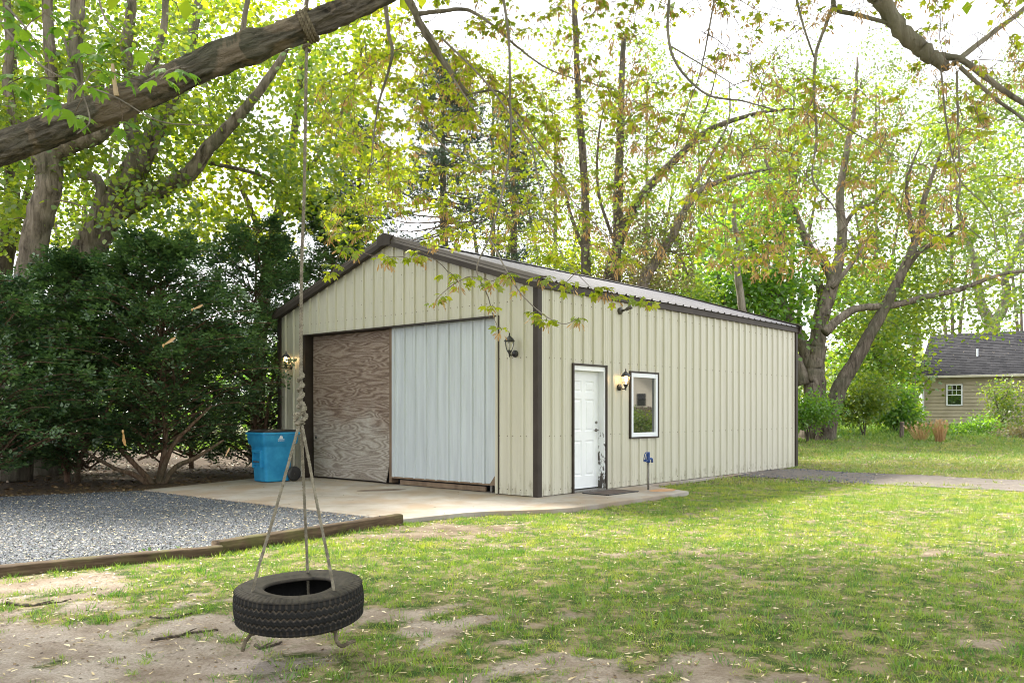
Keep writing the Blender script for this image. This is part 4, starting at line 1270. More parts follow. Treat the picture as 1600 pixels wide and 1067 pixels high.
class Tree:
    def __init__(s, name, label, base, cat="tree", group=None, seed=1):
        s.root = tag(empty(name, base), label, cat, group)
        s.base = np.array(base, float)
        s.rg = np.random.default_rng(seed)
        s.seed = seed
        s.nodes, s.nr = [], []
        s.wood, s.twigs = MB(), MB()
        s.rs = 1.0
        s.tips = []                      # (points along the leafy end of a twig)
    def limb(s, pts, r0, r1, sides=12, n=None, amp=0.10, part=None, mat=None, freq=None):
        P = smooth_path(pts, n or max(10, len(pts) * 6))
        ln = np.linalg.norm(np.diff(P, axis=0), axis=1).sum()
        P[1:] += (s.rg.random((len(P) - 1, 3)) - .5) * min(0.10 * float(np.max(r0)), .05)
        rad = np.interp(np.linspace(0, 1, len(P)), np.linspace(0, 1, np.size(r0) if np.ndim(r0) else 2), r0 if np.ndim(r0) else [r0, r1])
        rad = rad * s.rs
        V, F = tube(P - s.base, rad, sides, True, amp, freq or max(2.0, 0.9 / max(rad.max(), .05)), s.seed)
        if part:
            MB().add(V, F).build(part, mat, s.root, True)
        else:
            s.wood.add(V, F)
        for p, r_ in zip(P[1:], rad[1:]):
            s.nodes.append(p); s.nr.append(r_)
        return P
    def grow(s, targets, lift=0.12, rmax=0.05, rk=0.010, leafy=0.55, sides=5, minfrac=0.0, wob=0.06):
        T = np.asarray(targets)
        N = np.array(s.nodes); NR = np.array(s.nr)
        d0 = np.array([np.min(np.sum((N - t) ** 2, 1)) for t in T])
        nodes = list(s.nodes); nr = list(s.nr)
        N = np.zeros((len(nodes) + len(T) * 6 + 8, 3)); N[:len(nodes)] = nodes
        NRr = np.zeros(len(N)); NRr[:len(nodes)] = nr
        cnt = len(nodes)
        for ti in np.argsort(d0):
            t = T[ti]
            dd = np.sum((N[:cnt] - t) ** 2, 1)
            b = int(np.argmin(dd))
            a = N[b]; ln = math.sqrt(dd[b])
            if ln < 0.02:
                continue
            m1 = a + (t - a) * .35 + np.array((0, 0, lift * ln)) + (s.rg.random(3) - .5) * wob * 2 * ln
            m2 = a + (t - a) * .72 + np.array((0, 0, lift * ln * .9)) + (s.rg.random(3) - .5) * wob * 2 * ln
            P = smooth_path([a, m1, m2, t], 7 if ln > .5 else 5)
            r0 = min(NRr[b] * .75, rk * .45 + rk * ln, rmax); r0 = max(r0, .0035)
            rad = np.linspace(r0, max(.0022, r0 * .3), len(P))
            V, F = tube(P - s.base, rad, sides, False)
            s.twigs.add(V, F)
            for k in range(1, len(P)):
                if cnt < len(N):
                    N[cnt] = P[k]; NRr[cnt] = rad[k]; cnt += 1
            s.tips.append(P[int(len(P) * (1 - leafy)):])
        s.nodes = list(N[:cnt]); s.nr = list(NRr[:cnt])
    def leaves(s, per, size, tmpl, mat, spread=.2, name="foliage", up=0.9, droop=0.3, frac=1.0):
        rg = s.rg
        pos, ax = [], []
        for P in s.tips:
            if rg.random() > frac: continue
            k = rg.integers(0, len(P), per)
            q = P[k] + rg.normal(0, spread, (per, 3)) * (1, 1, .75)
            pos.append(q)
            out = unit(q - P[k] + 1e-6) + unit(P[-1] - P[0] + 1e-6) * .6 + rg.normal(0, .5, (per, 3))
            out[:, 2] -= droop
            ax.append(out)
        pos = np.concatenate(pos); ax = np.concatenate(ax)
        nrm = np.array((0, 0, up)) + rg.normal(0, .45, pos.shape)
        sc = size * rg.uniform(.65, 1.25, len(pos))
        return scatter(name, tmpl, pos - s.base, ax, nrm, sc, mat, s.root)
    def done(s, mat, twigmat=None, trunk="trunk"):
        if s.wood.f: s.wood.build(trunk, mat, s.root, True)
        if s.twigs.f: tag(s.twigs.build("twigs", twigmat or M['twig'], s.root, False), kind="stuff")
        return s.root

def px_targets(rg, n, x0, x1, y0, y1, Y0, Y1, keep=None):
    x = rg.uniform(x0, x1, n); y = rg.uniform(y0, y1, n); Y = rg.uniform(Y0, Y1, n)
    if keep is not None:
        k = keep(x, y); x, y, Y = x[k], y[k], Y[k]
    return np.stack([(x - 800) / FOC * Y, Y, EYE + (HOR - y) / FOC * Y], 1)

def ell_targets(rg, n, c, r, shell=.35, zcut=-1):
    v = unit(rg.normal(0, 1, (n * 2, 3)))
    rad = (shell + (1 - shell) * rg.random(n * 2)) ** .6
    P = v * rad[:, None]
    P = P[P[:, 2] > zcut][:n]
    lump = 0.75 + .5 * vnoise(P * 1.0 + np.array(c) * .37, 2.2, 5, 2)
    return np.array(c) + P * np.array(r) * lump[:, None]

def A(lst, Y):
    """skeleton points: (px, py[, depth offset]) at depth Y"""
    return [at(q[0], q[1], Y + (q[2] if len(q) > 2 else 0)) for q in lst]

# ================= swing tree (trunk stands left of the picture) =================
sw = Tree("swing_maple", "large maple whose thick bare limb crosses the upper left and holds the swing", (-5.9, 5.35, -0.1), seed=21)
tr = [np.array(q, float) for q in ((-5.9, 5.35, -0.1), (-5.9, 5.35, .5), (-5.85, 5.35, 1.8), (-5.9, 5.4, 3.6), (-5.95, 5.6, 5.5), (-5.6, 5.9, 7.6), (-5.4, 6.1, 9.6))]
sw.limb(tr, [.62, .48, .42, .40, .30, .22, .12], 0, 20, 60, .12)
limb_path = [np.array((-5.75, 5.33, 2.0)), np.array((-4.6, 5.25, 2.55)), at(0, 233, 5.22), at(120, 186, 5.22), at(240, 138, 5.24), at(330, 97, 5.24), at(478, 43, 5.24), at(590, -6, 5.28), at(690, -60, 5.4),
             np.array((0.5, 5.8, 4.75)), np.array((1.7, 6.4, 5.2)), np.array((3.0, 7.2, 5.9))]
NP_, NS_ = 620, 64
PL = smooth_path(limb_path, NP_)
rad = np.interp(np.linspace(0, 1, NP_), np.linspace(0, 1, 12), [.18, .100, .086, .082, .080, .076, .068, .062, .056, .05, .04, .03])
# knots and swellings along the limb
sl = np.concatenate([[0], np.cumsum(np.linalg.norm(np.diff(PL, axis=0), axis=1))])
for px_, amp_ in ((345, .012), (395, .016), (180, .010)):
    k = np.argmin(np.abs((PL[:, 0] / PL[:, 1] * FOC + 800) - px_)); rad = rad + amp_ * np.exp(-((sl - sl[k]) / .07) ** 2)
V, F = tube(PL - sw.base, rad, NS_, True, 0.0)
aa = np.tile(np.linspace(0, 2 * math.pi, NS_, endpoint=False), NP_); ss = np.repeat(sl, NS_)
Q = np.stack([ss * 7, np.cos(aa) * 3.4, np.sin(aa) * 3.4], 1)
wq = vnoise(Q * (.5, .6, .6), 1.0, 30, 2)[:, None] * (3.0, 1.6, 1.6)
ridge = 1 - np.abs(vnoise(Q + wq, 1.0, 31, 4) - .5) * 2
fine_ = vnoise(Q * (3.0, 3.5, 3.5), 1.0, 35, 3)
lump_ = vnoise(Q * (.35, .4, .4), 1.0, 36, 2)
flake = sstep(.42, .52, vnoise(Q * (.6, .8, .8) + 5, 1.0, 37, 2))       # where the old bark has come away
dirn = unit(V - np.repeat(PL - sw.base, NS_, 0))
V = V + dirn * (((ridge - .66) * .036 + (fine_ - .5) * .016) * (.25 + .75 * flake) + (lump_ - .5) * .030 + flake * .006)[:, None]
MB().add(V, F).build("swing_limb", M['bark_limb'], sw.root, True)
for p, r_ in zip(PL[290::3], rad[290::3]):
    sw.nodes.append(p); sw.nr.append(r_)
# rope lashing round the limb
i_r = int(np.argmin(np.abs((PL[:, 0] / PL[:, 1] * FOC + 800) - 480)))
tdir = unit(PL[i_r + 2] - PL[i_r - 2]); up_ = unit(np.cross(np.cross(tdir, (0, 0, 1)), tdir)); sd_ = np.cross(tdir, up_)
an_ = np.linspace(0, 2 * math.pi * 3.1, 200)
lash = PL[i_r][None] + (np.cos(an_)[:, None] * up_ + np.sin(an_)[:, None] * sd_) * (rad[i_r] + .020) + tdir * np.linspace(-.03, .035, 200)[:, None]
mb_ = MB(); rope_along(mb_, lash - np.array((SWC[0], SWC[1], 0)), 0.0145)
low = PL[i_r] - up_ * (rad[i_r] + .03) + np.array((0, 0, 0))
th = np.linspace(0, 6 * math.pi, 90)
rope_along(mb_, np.stack([TOPR[0] + .016 * np.cos(th), TOPR[1] + .016 * np.sin(th), np.linspace(TOPR[2] - .03, low[2] + .05, 90)], 1), 0.013)
mb_.build("limb_lashing", M['rope_dark'], swing)
# stub and twig on the limb
q = at(182, 150, 5.12)
MB().tube([q - sw.base, q + (-.005, -.02, .09) - sw.base, q + (-.01, -.03, .18) - sw.base], [.016, .012, .009], 8).build("stub", M['cutwood'], sw.root)
# overhead limbs
sw.limb([(-5.9, 5.4, 3.6), (-4.6, 6.8, 5.8), (-2.2, 8.2, 6.9), (.6, 8.6, 7.0), (2.4, 8.3, 6.4), at(1352, -30, 8.0), at(1372, -4, 8.0), at(1410, 50, 8.0), at(1448, 82, 8.0), at(1478, 106, 8.0)], [.28, .24, .20, .16, .12, .085, .08, .075, .072, .05], 0, 14, 70, .10)
sw.rs = .62
sw.limb([at(1455, 88, 8.0), at(1500, 93, 8.0), at(1545, 125, 7.9), at(1600, 162, 7.8), at(1700, 210, 7.6)], .055, .035, 8)
sw.limb([at(1490, 100, 8.0), at(1540, 60, 8.1), at(1600, 14, 8.2), at(1680, -60, 8.4)], .045, .03, 8)
sw.limb([at(1500, 105, 8.0), at(1550, 150, 7.9), at(1605, 192, 7.8), at(1690, 270, 7.7)], .035, .015, 7)
sw.limb([at(1330, -60, 8.1), at(1302, 8, 8.0), at(1345, 25, 8.0), at(1400, 42, 8.0), at(1440, 76, 8.0)], .04, .025, 7)
sw.limb([at(1302, 8, 8.0), at(1290, 40, 7.8), at(1275, 85, 7.6), at(1272, 150, 7.5), at(1276, 215, 7.4), at(1270, 280, 7.3), at(1300, 320, 7.2), at(1340, 385, 7.1)], .032, .007, 6)
sw.limb([at(1240, -20, 7.6), at(1255, 40, 7.4), at(1272, 90, 7.3)], .02, .012, 6)
sw.limb([(-2.2, 8.2, 6.9), (-1.6, 7.8, 5.9), at(622, -25, 7.5), at(660, 45, 7.5), at(695, 100, 7.5), at(730, 148, 7.5)], [.14, .09, .058, .05, .042, .03], 0, 9)
sw.limb([at(730, 148, 7.5), at(775, 142, 7.5), at(800, 165, 7.6), at(850, 235, 7.8), at(900, 300, 8.0)], .018, .006, 6)
sw.limb([at(628, -10, 7.5), at(655, 30, 7.4), at(682, 70, 7.3), at(700, 110, 7.2), at(760, 200, 7.0)], .03, .008, 6)
sw.limb([at(600, -10, 6.9), at(607, 50, 6.9), at(612, 90, 6.9), at(590, 170, 7), at(580, 250, 7.1)], .034, .008, 6)
sw.limb([at(655, 22, 7.4), at(690, 18, 7.4), at(730, 16, 7.4), at(770, 40, 7.4), at(810, 75, 7.3), at(865, 112, 7.2), at(960, 140, 7.1)], .032, .008, 6)
sw.limb([at(785, -10, 6.4), at(795, 60, 6.4), at(797, 160, 6.4), at(798, 220, 6.4), at(785, 300, 6.4), at(765, 370, 6.4), at(745, 420, 6.4), at(762, 462, 6.4), at(770, 492, 6.4), at(778, 512, 6.4)], .020, .004, 6, 70)
sw.limb([at(690, 60, 6.8), at(760, 130, 6.6), at(830, 225, 6.5), at(900, 320, 6.4), at(985, 400, 6.3)], .016, .004, 6, 40)
sw.limb([at(660, 175, 7.2), at(690, 225, 7.1), at(740, 258, 7.0), at(810, 290, 6.9)], .016, .005, 6, 30)
sw.limb([at(765, 372, 6.4), at(790, 420, 6.3), at(815, 460, 6.2), at(850, 492, 6.2), at(880, 506, 6.2), at(903, 498, 6.2)], .010, .0035, 6, 40)
sw.limb([at(830, 225, 6.5), at(850, 320, 6.3), at(880, 400, 6.2), at(925, 452, 6.2)], .009, .0035, 6, 40)
sw.limb([at(1046, -10, 6.2), at(1044, 55, 6.2), at(1060, 105, 6.2), at(1105, 148, 6.2), at(1160, 158, 6.3), at(1210, 172, 6.3)], .020, .008, 6, 40)
sw.limb([at(1044, 70, 6.2), at(1110, 110, 6.2), at(1180, 155, 6.2)], .010, .004, 6)
sw.limb([at(1118, -10, 6.6), at(1095, 110, 6.6), at(1070, 180, 6.6), at(1040, 290, 6.6)], .013, .004, 6, 30)
sw.limb([at(1495, 112, 8.0), at(1497, 200, 7.8), at(1500, 290, 7.6), at(1497, 335, 7.5), at(1540, 380, 7.5)], .020, .006, 6, 40)
sw.limb([at(1470, 105, 8.0), at(1480, 200, 7.6), at(1500, 280, 7.3), at(1545, 330, 7.2), at(1560, 400, 7.1)], .016, .005, 6, 40)
sw.limb([at(1275, 165, 7.5), at(1330, 205, 7.3), at(1400, 245, 7.2), at(1450, 290, 7.1)], .012, .004, 6, 30)
sw.rs = 1.0
# upper crown, above the picture, that shades the yard
sw.limb([(-5.9, 5.5, 4.6), (-4.2, 4.2, 7.0), (-1.6, 3.2, 8.2), (1.6, 2.6, 8.6), (5, 2.6, 8.4)], .24, .05, 10, 40)
sw.limb([(-5.6, 5.9, 7.6), (-3.6, 7.6, 9.4), (-.6, 9.4, 10.2), (3.0, 10.0, 9.8), (6.5, 9.5, 8.9)], .18, .05, 10, 40)
sw.limb([(-5.9, 5.6, 5.5), (-6.6, 8.2, 8.0), (-5.8, 11, 9.6), (-4.5, 13, 10.2)], .2, .05, 10, 36)
sw.limb([(-1.6, 3.2, 8.2), (.6, 5.0, 8.6), (3.6, 6.2, 8.6)], .09, .03, 8, 24)
rg = sw.rg
n_explicit = len(sw.tips)
crown = np.stack([rg.uniform(-9.5, 8.0, 3200), rg.uniform(1.0, 15.5, 3200), rg.uniform(6.3, 11.5, 3200)], 1)
ok = crown[:, 2] > EYE + (HOR + 50) / FOC * crown[:, 1]
crown = crown[ok]
edge = ((crown[:, 0] + 1.0) / 8.8) ** 2 + ((crown[:, 1] - 8.2) / 7.8) ** 2
crown = crown[edge < .8 + .4 * vnoise(crown, .5, 4, 2)][:1150]
sw.grow(crown, .10, .05, .011, .6, 4)
crown_tips = sw.tips; sw.tips = []
sw.tips = crown_tips
sw.leaves(38, .20, KITE, M['leaf_maple'], .30, "upper_foliage")
sw.tips = []
# hanging sprays in view: dense yellow-green in the middle, seed-hung and sparse at right
def reg(n, x0, x1, y0, y1, Y0, Y1, keep=None): return px_targets(rg, n, x0, x1, y0, y1, Y0, Y1, keep)
mid_keep = lambda x, y: vnoise(np.stack([x / 90., y / 90.], -1), 1.0, 77, 2) > .40
T_mid = np.concatenate([reg(540, 490, 880, 70, 390, 7.5, 12, mid_keep), reg(190, 560, 1000, -20, 200, 7, 10, mid_keep)])
T_rt = np.concatenate([reg(500, 860, 1240, -20, 420, 6.5, 10.5, lambda x, y: vnoise(np.stack([x / 80., y / 80.], -1), 1.0, 78, 2) > .44),
                       reg(640, 1180, 1640, -20, 430, 6.5, 10.5, lambda x, y: vnoise(np.stack([x / 80., y / 80.], -1), 1.0, 79, 2) > .42)])
T_low = np.array([at(x, y, 6.25) for x, y in ((640, 405), (655, 392), (700, 425), (715, 440), (735, 432), (680, 470), (765, 440), (795, 425), (808, 448), (770, 478), (782, 512), (838, 488), (852, 500), (905, 496), (925, 455), (945, 450), (965, 462), (845, 432), (880, 445), (868, 400), (905, 420), (1010, 470), (540, 385), (520, 425), (600, 400))])
for T_, frac_s, nm in ((T_mid, .55, 'mid'), (T_rt, .85, 'right'), (T_low, .55, 'low')):
    sw.tips = []
    sw.grow(T_, .04, .016, .0045, .7, 5, wob=.09)
    tips_ = sw.tips
    # leaf rosettes at nodes, seed bunches under some
    lp, la, sp_, sa_ = [], [], [], []
    for P in tips_:
        nodes_ = [P[-1]] + ([P[len(P) // 2]] if rg.random() < .75 else [])
        for nd in nodes_:
            if nm != 'right' or rg.random() < .34:
                k = rg.integers(4, 8)
                d_ = rg.normal(0, 1, (k, 3)); d_[:, 2] = -abs(d_[:, 2]) * .35; d_ = unit(d_)
                lp.append(nd + d_ * rg.uniform(.02, .07, (k, 1))); la.append(d_ + rg.normal(0, .15, (k, 3)))
            if rg.random() < frac_s:
                k = rg.integers(5, 12)
                d_ = rg.normal(0, .55, (k, 3)); d_[:, 2] = -1
                sp_.append(nd + np.array((rg.normal(0, .02), rg.normal(0, .02), -.01)) + unit(d_) * rg.uniform(.01, .07, (k, 1))); sa_.append(d_)
    lp, la = np.concatenate(lp), np.concatenate(la)
    sw_n = np.array((0, 0, 1.0)) + rg.normal(0, .4, lp.shape)
    scatter("leaf_sprays", MAPLE if nm == "low" else MAPLE_LO, lp - sw.base, la, sw_n, rg.uniform(.036, .068, len(lp)), M['leaf_maple'], sw.root)
    sp_, sa_ = np.concatenate(sp_), np.concatenate(sa_)
    scatter("seed_bunches", WING, sp_ - sw.base, sa_, rg.normal(0, 1, sp_.shape), rg.uniform(.04, .062, len(sp_)), M['samara'], sw.root)
sw.tips = []
sw.grow(np.concatenate([reg(560, 860, 1640, -30, 400, 6.5, 11), reg(160, 500, 900, -20, 380, 7, 11)]), .05, .010, .0038, .7, 4, wob=.12)
# big near leaves at the upper left, over the limb
near_t = np.array([at(x, y, 4.6 + .25 * math.sin(x)) for x, y in ((20, 10), (70, 20), (45, 55), (90, 40), (20, 80), (60, 70), (85, 120), (60, 125), (105, 165), (130, 130), (115, 180), (35, 120), (150, 110), (185, 70), (195, 120), (215, 75), (165, 135), (270, 108), (285, 112), (250, 125), (30, 40), (10, 135), (190, 195), (120, 60), (145, 85))])
for path in ([(-30, -20), (5, 40), (40, 80), (75, 110), (120, 130), (180, 152), (250, 190), (330, 196)], [(10, 10), (40, 45), (50, 80)], [(100, 60), (115, 110), (130, 150), (140, 190), (120, 210)], [(225, 130), (260, 112), (290, 106)], [(150, -20), (165, 30), (200, 60)]):
    sw.limb([at(x, y, 4.7) for x, y in path], .007, .003, 6, 30)
sw.tips = []
sw.grow(near_t, .05, .006, .003, .5, 5)
lp, la = [], []
for P in sw.tips:
    k = rg.integers(3, 5)
    d_ = rg.normal(0, 1, (k, 3)) * (1, .7, .25); d_ = unit(d_)
    lp.append(P[-1] + d_ * .04); la.append(d_ + (0, 0, -.2))
lp, la = np.concatenate(lp), np.concatenate(la)
scatter("near_leaves", MAPLE, lp - sw.base, la, np.array((0, -.35, 1.0)) + rg.normal(0, .35, lp.shape), rg.uniform(.065, .11, len(lp)), M['leaf_near'], sw.root)
sw.done(M['bark_pale'])

# ================= trees behind the hedge at left =================
t1 = Tree("leaning_maple", "big maple with leaning forked trunk and broken stub behind the hedge", tuple(at(70, 735, 20) * (1, 1, 0)), seed=31)
t1.limb(A([(72, 745), (82, 620), (95, 500), (130, 410), (165, 345), (200, 285), (232, 222)], 20), [.52, .44, .40, .37, .35, .32, .27], 0, 18, 60, .14)
t1.limb(A([(170, 340), (215, 312), (262, 292), (300, 268), (322, 236), (352, 205), (400, 150), (440, 90), (470, 20)], 20), [.26, .24, .21, .18, .16, .14, .11, .08, .05], 0, 12, 50, .12)
t1.limb(A([(228, 235), (256, 180), (282, 130), (300, 60), (318, -40)], 20), [.22, .19, .15, .12, .08], 0, 12, 40, .12)
t1.limb(A([(220, 240), (205, 195), (208, 140), (198, 80), (205, 0), (190, -80)], 20), [.22, .18, .15, .13, .11, .08], 0, 12, 40, .12)
t1.limb(A([(262, 170), (300, 130), (370, 70), (385, 10), (400, -60)], 20.2), .10, .05, 8, 30)
t1.limb(A([(138, 378), (150, 330), (158, 298), (148, 278), (124, 272)], 19.8), [.15, .13, .12, .115, .10], 0, 10, 30, .12, "broken_stub", M['bark_pale'])
rg = t1.rg
t1.grow(px_targets(rg, 620, -60, 560, -120, 400, 19.6, 25, lambda x, y: (vnoise(np.stack([x / 70., y / 70.], -1), 1.0, 51, 2) > .40) & (y < 430 - .12 * abs(x - 250))), .10, .06, .012, .6, 4)
t1.leaves(46, .115, STAR, M['leaf_mid'], .24)
t1.done(M['bark_grey'])
t2 = Tree("rough_maple", "rough dark maple trunk forking at the far left behind the hedge", tuple(at(25, 735, 18) * (1, 1, 0)), seed=32)
t2.limb(A([(22, 750), (32, 560), (48, 420), (62, 340), (76, 290), (74, 245), (60, 222)], 18), [.36, .32, .29, .27, .26, .28, .24], 0, 16, 50, .16)
t2.limb(A([(70, 250), (105, 225), (140, 215), (165, 200), (215, 140), (250, 70), (262, -20)], 18), [.24, .22, .19, .16, .11, .08, .06], 0, 12, 40, .16)
t2.limb(A([(66, 235), (84, 190), (80, 110), (75, 40), (72, -60)], 18), [.16, .13, .12, .11, .10], 0, 10, 30, .12)
t2.limb(A([(96, 228), (116, 170), (118, 90), (122, 0), (125, -80)], 18), [.16, .15, .15, .14, .12], 0, 10, 30, .12)
t2.limb(A([(60, 230), (30, 200), (12, 140), (15, 60), (5, -40)], 18), [.14, .12, .10, .09, .07], 0, 10, 30, .12)
rg = t2.rg
t2.grow(px_targets(rg, 360, -140, 330, -120, 380, 17.3, 21, lambda x, y: vnoise(np.stack([x / 60., y / 60.], -1), 1.0, 52, 2) > .42), .10, .05, .012, .6, 4)
t2.leaves(38, .11, STAR, M['leaf_mid'], .22)
t2.done(M['bark_grey'])
t3 = Tree("slender_tree", "dark slender trunk at the left picture edge behind the hedge", tuple(at(-5, 735, 23) * (1, 1, 0)), seed=33)
t3.limb(A([(-12, 745), (-8, 560), (2, 430), (14, 370), (20, 250), (18, 120), (12, -30)], 23), [.3, .27, .25, .22, .18, .15, .12], 0, 12, 40, .12)
t3.limb(A([(4, 420), (30, 340), (45, 290), (60, 200)], 23), .12, .05, 8, 20)
t3.grow(px_targets(t3.rg, 140, -150, 180, -100, 420, 21, 26), .1, .05, .012, .6, 4)
t3.leaves(36, .13, STAR, M['leaf_mid'], .3)
t3.done(M['bark_dark'])
t4 = Tree("thin_maple", "thin arching maple between the hedge and the garage roof", tuple(at(400, 728, 25) * (1, 1, 0)), seed=34)
t4.limb(A([(400, 735), (405, 560), (418, 420), (436, 330), (455, 240), (470, 120), (480, -20)], 25), [.22, .2, .18, .15, .12, .09, .06], 0, 10, 40, .12)
t4.limb(A([(420, 400), (380, 300), (340, 220), (320, 120)], 25), .09, .04, 8, 24)
t4.limb(A([(440, 320), (500, 240), (545, 150), (570, 60)], 25), .09, .04, 8, 24)
t4.limb(A([(330, 255, -4), (400, 272, -3), (445, 300, -1), (470, 330, 0), (440, 345, 0)], 25), .05, .05, 8, 24)
t4.grow(px_targets(t4.rg, 430, 260, 640, -40, 400, 22, 28, lambda x, y: vnoise(np.stack([x / 60., y / 60.], -1), 1.0, 53, 2) > .42), .1, .05, .012, .6, 4)
t4.leaves(44, .13, STAR, M['leaf_maple'], .28)
t4.done(M['bark_grey'])

# ================= behind the garage =================
def conifer(name, label, px, Y, ytop, ybot, hw, seed, nb=150, per=26, size=.27):
    b = at(px, 700, Y); b[2] = 0.2
    t = Tree(name, label, tuple(b), seed=seed)
    zt, zb = at(px, ytop, Y)[2], at(px, ybot, Y)[2]
    t.limb([b, b + (0, 0, zb * .5), (b[0] + .1, b[1], zb), (b[0], b[1], zt)], [.28, .25, .2, .03], 0, 12, 40, .1)
    rg_ = t.rg
    for i in range(nb):
        f = rg_.random() ** .8
        z = zb + (zt - zb) * f
        r_ = hw * (1 - f) ** .65 * rg_.uniform(.6, 1.1) + .35
        az = rg_.uniform(0, 2 * math.pi)
        d = np.array((math.cos(az), math.sin(az), 0))
        s0 = np.array((b[0], b[1], z)); e = s0 + d * r_ + np.array((0, 0, r_ * rg_.uniform(-.12, .22)))
        P = smooth_path([s0, (s0 + e) / 2 + (0, 0, -.08 * r_), e], 7)
        V, F = tube(P - t.base, np.linspace(.035, .008, 7), 4, False); t.twigs.add(V, F)
        t.tips.append(P[2:])
    t.leaves(per, size, PINE, M['leaf_pine'], .22, up=.6, droop=-.2)
    t.done(M['bark_dark'])
conifer("pine_tree", "dark blue green pine rising behind the garage peak", 690, 33, 90, 430, 3.2, 41)
conifer("pine_tree", "dark pine behind the left slope of the garage roof", 560, 36, 190, 460, 2.8, 42, 110)
conifer("pine_tree", "narrow pine to the right of the garage peak", 800, 38, 170, 450, 2.2, 43, 90)

t5 = Tree("vine_tree", "pair of upright vine wrapped trunks rising over the garage roof", tuple(at(930, 700, 28) * (1, 1, 0)), seed=45)
t5.limb(A([(925, 720), (922, 560), (916, 440), (914, 300), (904, 160), (898, 20), (890, -60)], 28), [.2, .18, .155, .135, .11, .09, .07], 0, 12, 50, .25)
t5.limb(A([(930, 720), (950, 520), (962, 430), (966, 300), (970, 180), (974, 60)], 28), [.2, .185, .165, .15, .12, .08], 0, 12, 50, .3)
t5.limb(A([(938, 480), (960, 400), (985, 335), (1020, 285), (1060, 245), (1105, 205), (1180, 178), (1240, 170)], 28), [.2, .19, .17, .14, .12, .1, .06, .03], 0, 10, 40, .18)
t5.limb(A([(915, 400), (890, 330), (880, 280), (860, 200)], 28), .07, .03, 7, 24)
t5.limb(A([(1060, 245), (1090, 200), (1110, 150), (1120, 110)], 28), .05, .02, 6, 20)
t5.limb(A([(960, 380), (935, 300), (935, 220), (945, 160)], 28), .06, .03, 6, 20)
rg = t5.rg
t5.grow(px_targets(rg, 300, 820, 1180, 20, 420, 26.5, 30, lambda x, y: (y > 0 + .9 * (x - 960))), .10, .03, .008, .7, 4)
t5.leaves(14, .12, STAR, M['leaf_mid'], .3)
bark_pts = np.array(t5.nodes)[:110]
k = rg.integers(0, len(bark_pts), 3600)
vp = bark_pts[k] + rg.normal(0, .26, (3600, 3)); vp = vp[vp[:, 2] < 12]
scatter("vine_leaves", KITE, vp - t5.base, rg.normal(0, 1, vp.shape) - (0, 0, .4), rg.normal(0, 1, vp.shape), rg.uniform(.06, .12, len(vp)), M['leaf_bud'], t5.root)
t5.done(M['bark_dark'])
t6 = Tree("crooked_tree", "crooked leaning tree right of the vine wrapped trunks", tuple(at(985, 700, 27) * (1, 1, 0)), seed=46)
t6.limb(A([(975, 720), (985, 560), (1003, 450), (1030, 400), (1050, 370), (1072, 325), (1098, 296), (1150, 275), (1215, 262)], 27), [.22, .2, .18, .16, .14, .12, .09, .06, .03], 0, 10, 50, .15)
t6.limb(A([(1060, 350), (1085, 290), (1112, 240), (1138, 190), (1140, 130)], 27), .07, .02, 7, 30)
t6.limb(A([(1098, 296), (1130, 240), (1145, 200)], 27), .04, .02, 6, 20)
t6.limb(A([(1040, 390), (1062, 400), (1075, 430)], 27), .05, .02, 6, 12)
rg = t6.rg
t6.grow(px_targets(rg, 170, 960, 1240, 130, 430, 25.8, 28.5), .1, .025, .008, .7, 4)
t6.leaves(12, .12, STAR, M['leaf_mid'], .28)
vp = px_targets(rg, 2600, 990, 1085, 330, 450, 26.5, 27.5)
scatter("vine_leaves", KITE, vp - t6.base, rg.normal(0, 1, vp.shape) - (0, 0, .4), rg.normal(0, 1, vp.shape), rg.uniform(.06, .12, len(vp)), M['leaf_bud'], t6.root)
t6.done(M['bark_grey'])
snag = Tree("dead_trunk", "pale bare dead trunk against the bright green tree", tuple(at(1166, 700, 29) * (1, 1, 0)), seed=47)
snag.limb(A([(1172, 720), (1168, 560), (1158, 470), (1152, 420), (1158, 395), (1147, 350), (1148, 312)], 29), [.16, .15, .13, .11, .12, .085, .06], 0, 10, 50, .15)
snag.limb(A([(1152, 430), (1140, 400), (1136, 380)], 29), .04, .02, 6, 10)
snag.done(M['bark_pale'])

def bushy(name, label, px, py_base, Y, spec, mat, seed, n=300, per=40, size=.13, spread=.3, trunk_r=.2, tmpl=None, wood='bark_grey', cat="tree", group=None, shell=.35, zcut=-1, bz=None):
    """spec: list of (px, py, rx_m, rz_m) lobes of the crown"""
    b = at(px, py_base, Y)
    b[2] = float(terrain(b[0], b[1])) - .05 if bz is None else bz
    t = Tree(name, label, tuple(b), cat, group, seed)
    for (cx, cy, rx, rz) in spec:
        c = at(cx, cy, Y) + np.array((0, t.rg.uniform(-.4, .4) * rx, 0))
        mid = b + (c - b) * .5 + np.array((t.rg.uniform(-.1, .1), 0, .1)) * rx
        mid[0] = b[0] + (c[0] - b[0]) * .35
        t.limb([b + (t.rg.uniform(-.3, .3) * trunk_r, 0, 0), mid, c], [trunk_r, trunk_r * .7, trunk_r * .3], 0, 8, 16, .12)
    tot = sum(s_[2] * s_[3] for s_ in spec)
    for (cx, cy, rx, rz) in spec:
        c = at(cx, cy, Y)
        t.grow(ell_targets(t.rg, max(12, int(n * rx * rz / tot)), c, (rx, rx, rz), shell, zcut), .08, .04, .010, .6, 4)
    t.leaves(per, size, tmpl or STAR, M[mat], spread)
    t.done(M[wood])
    return t
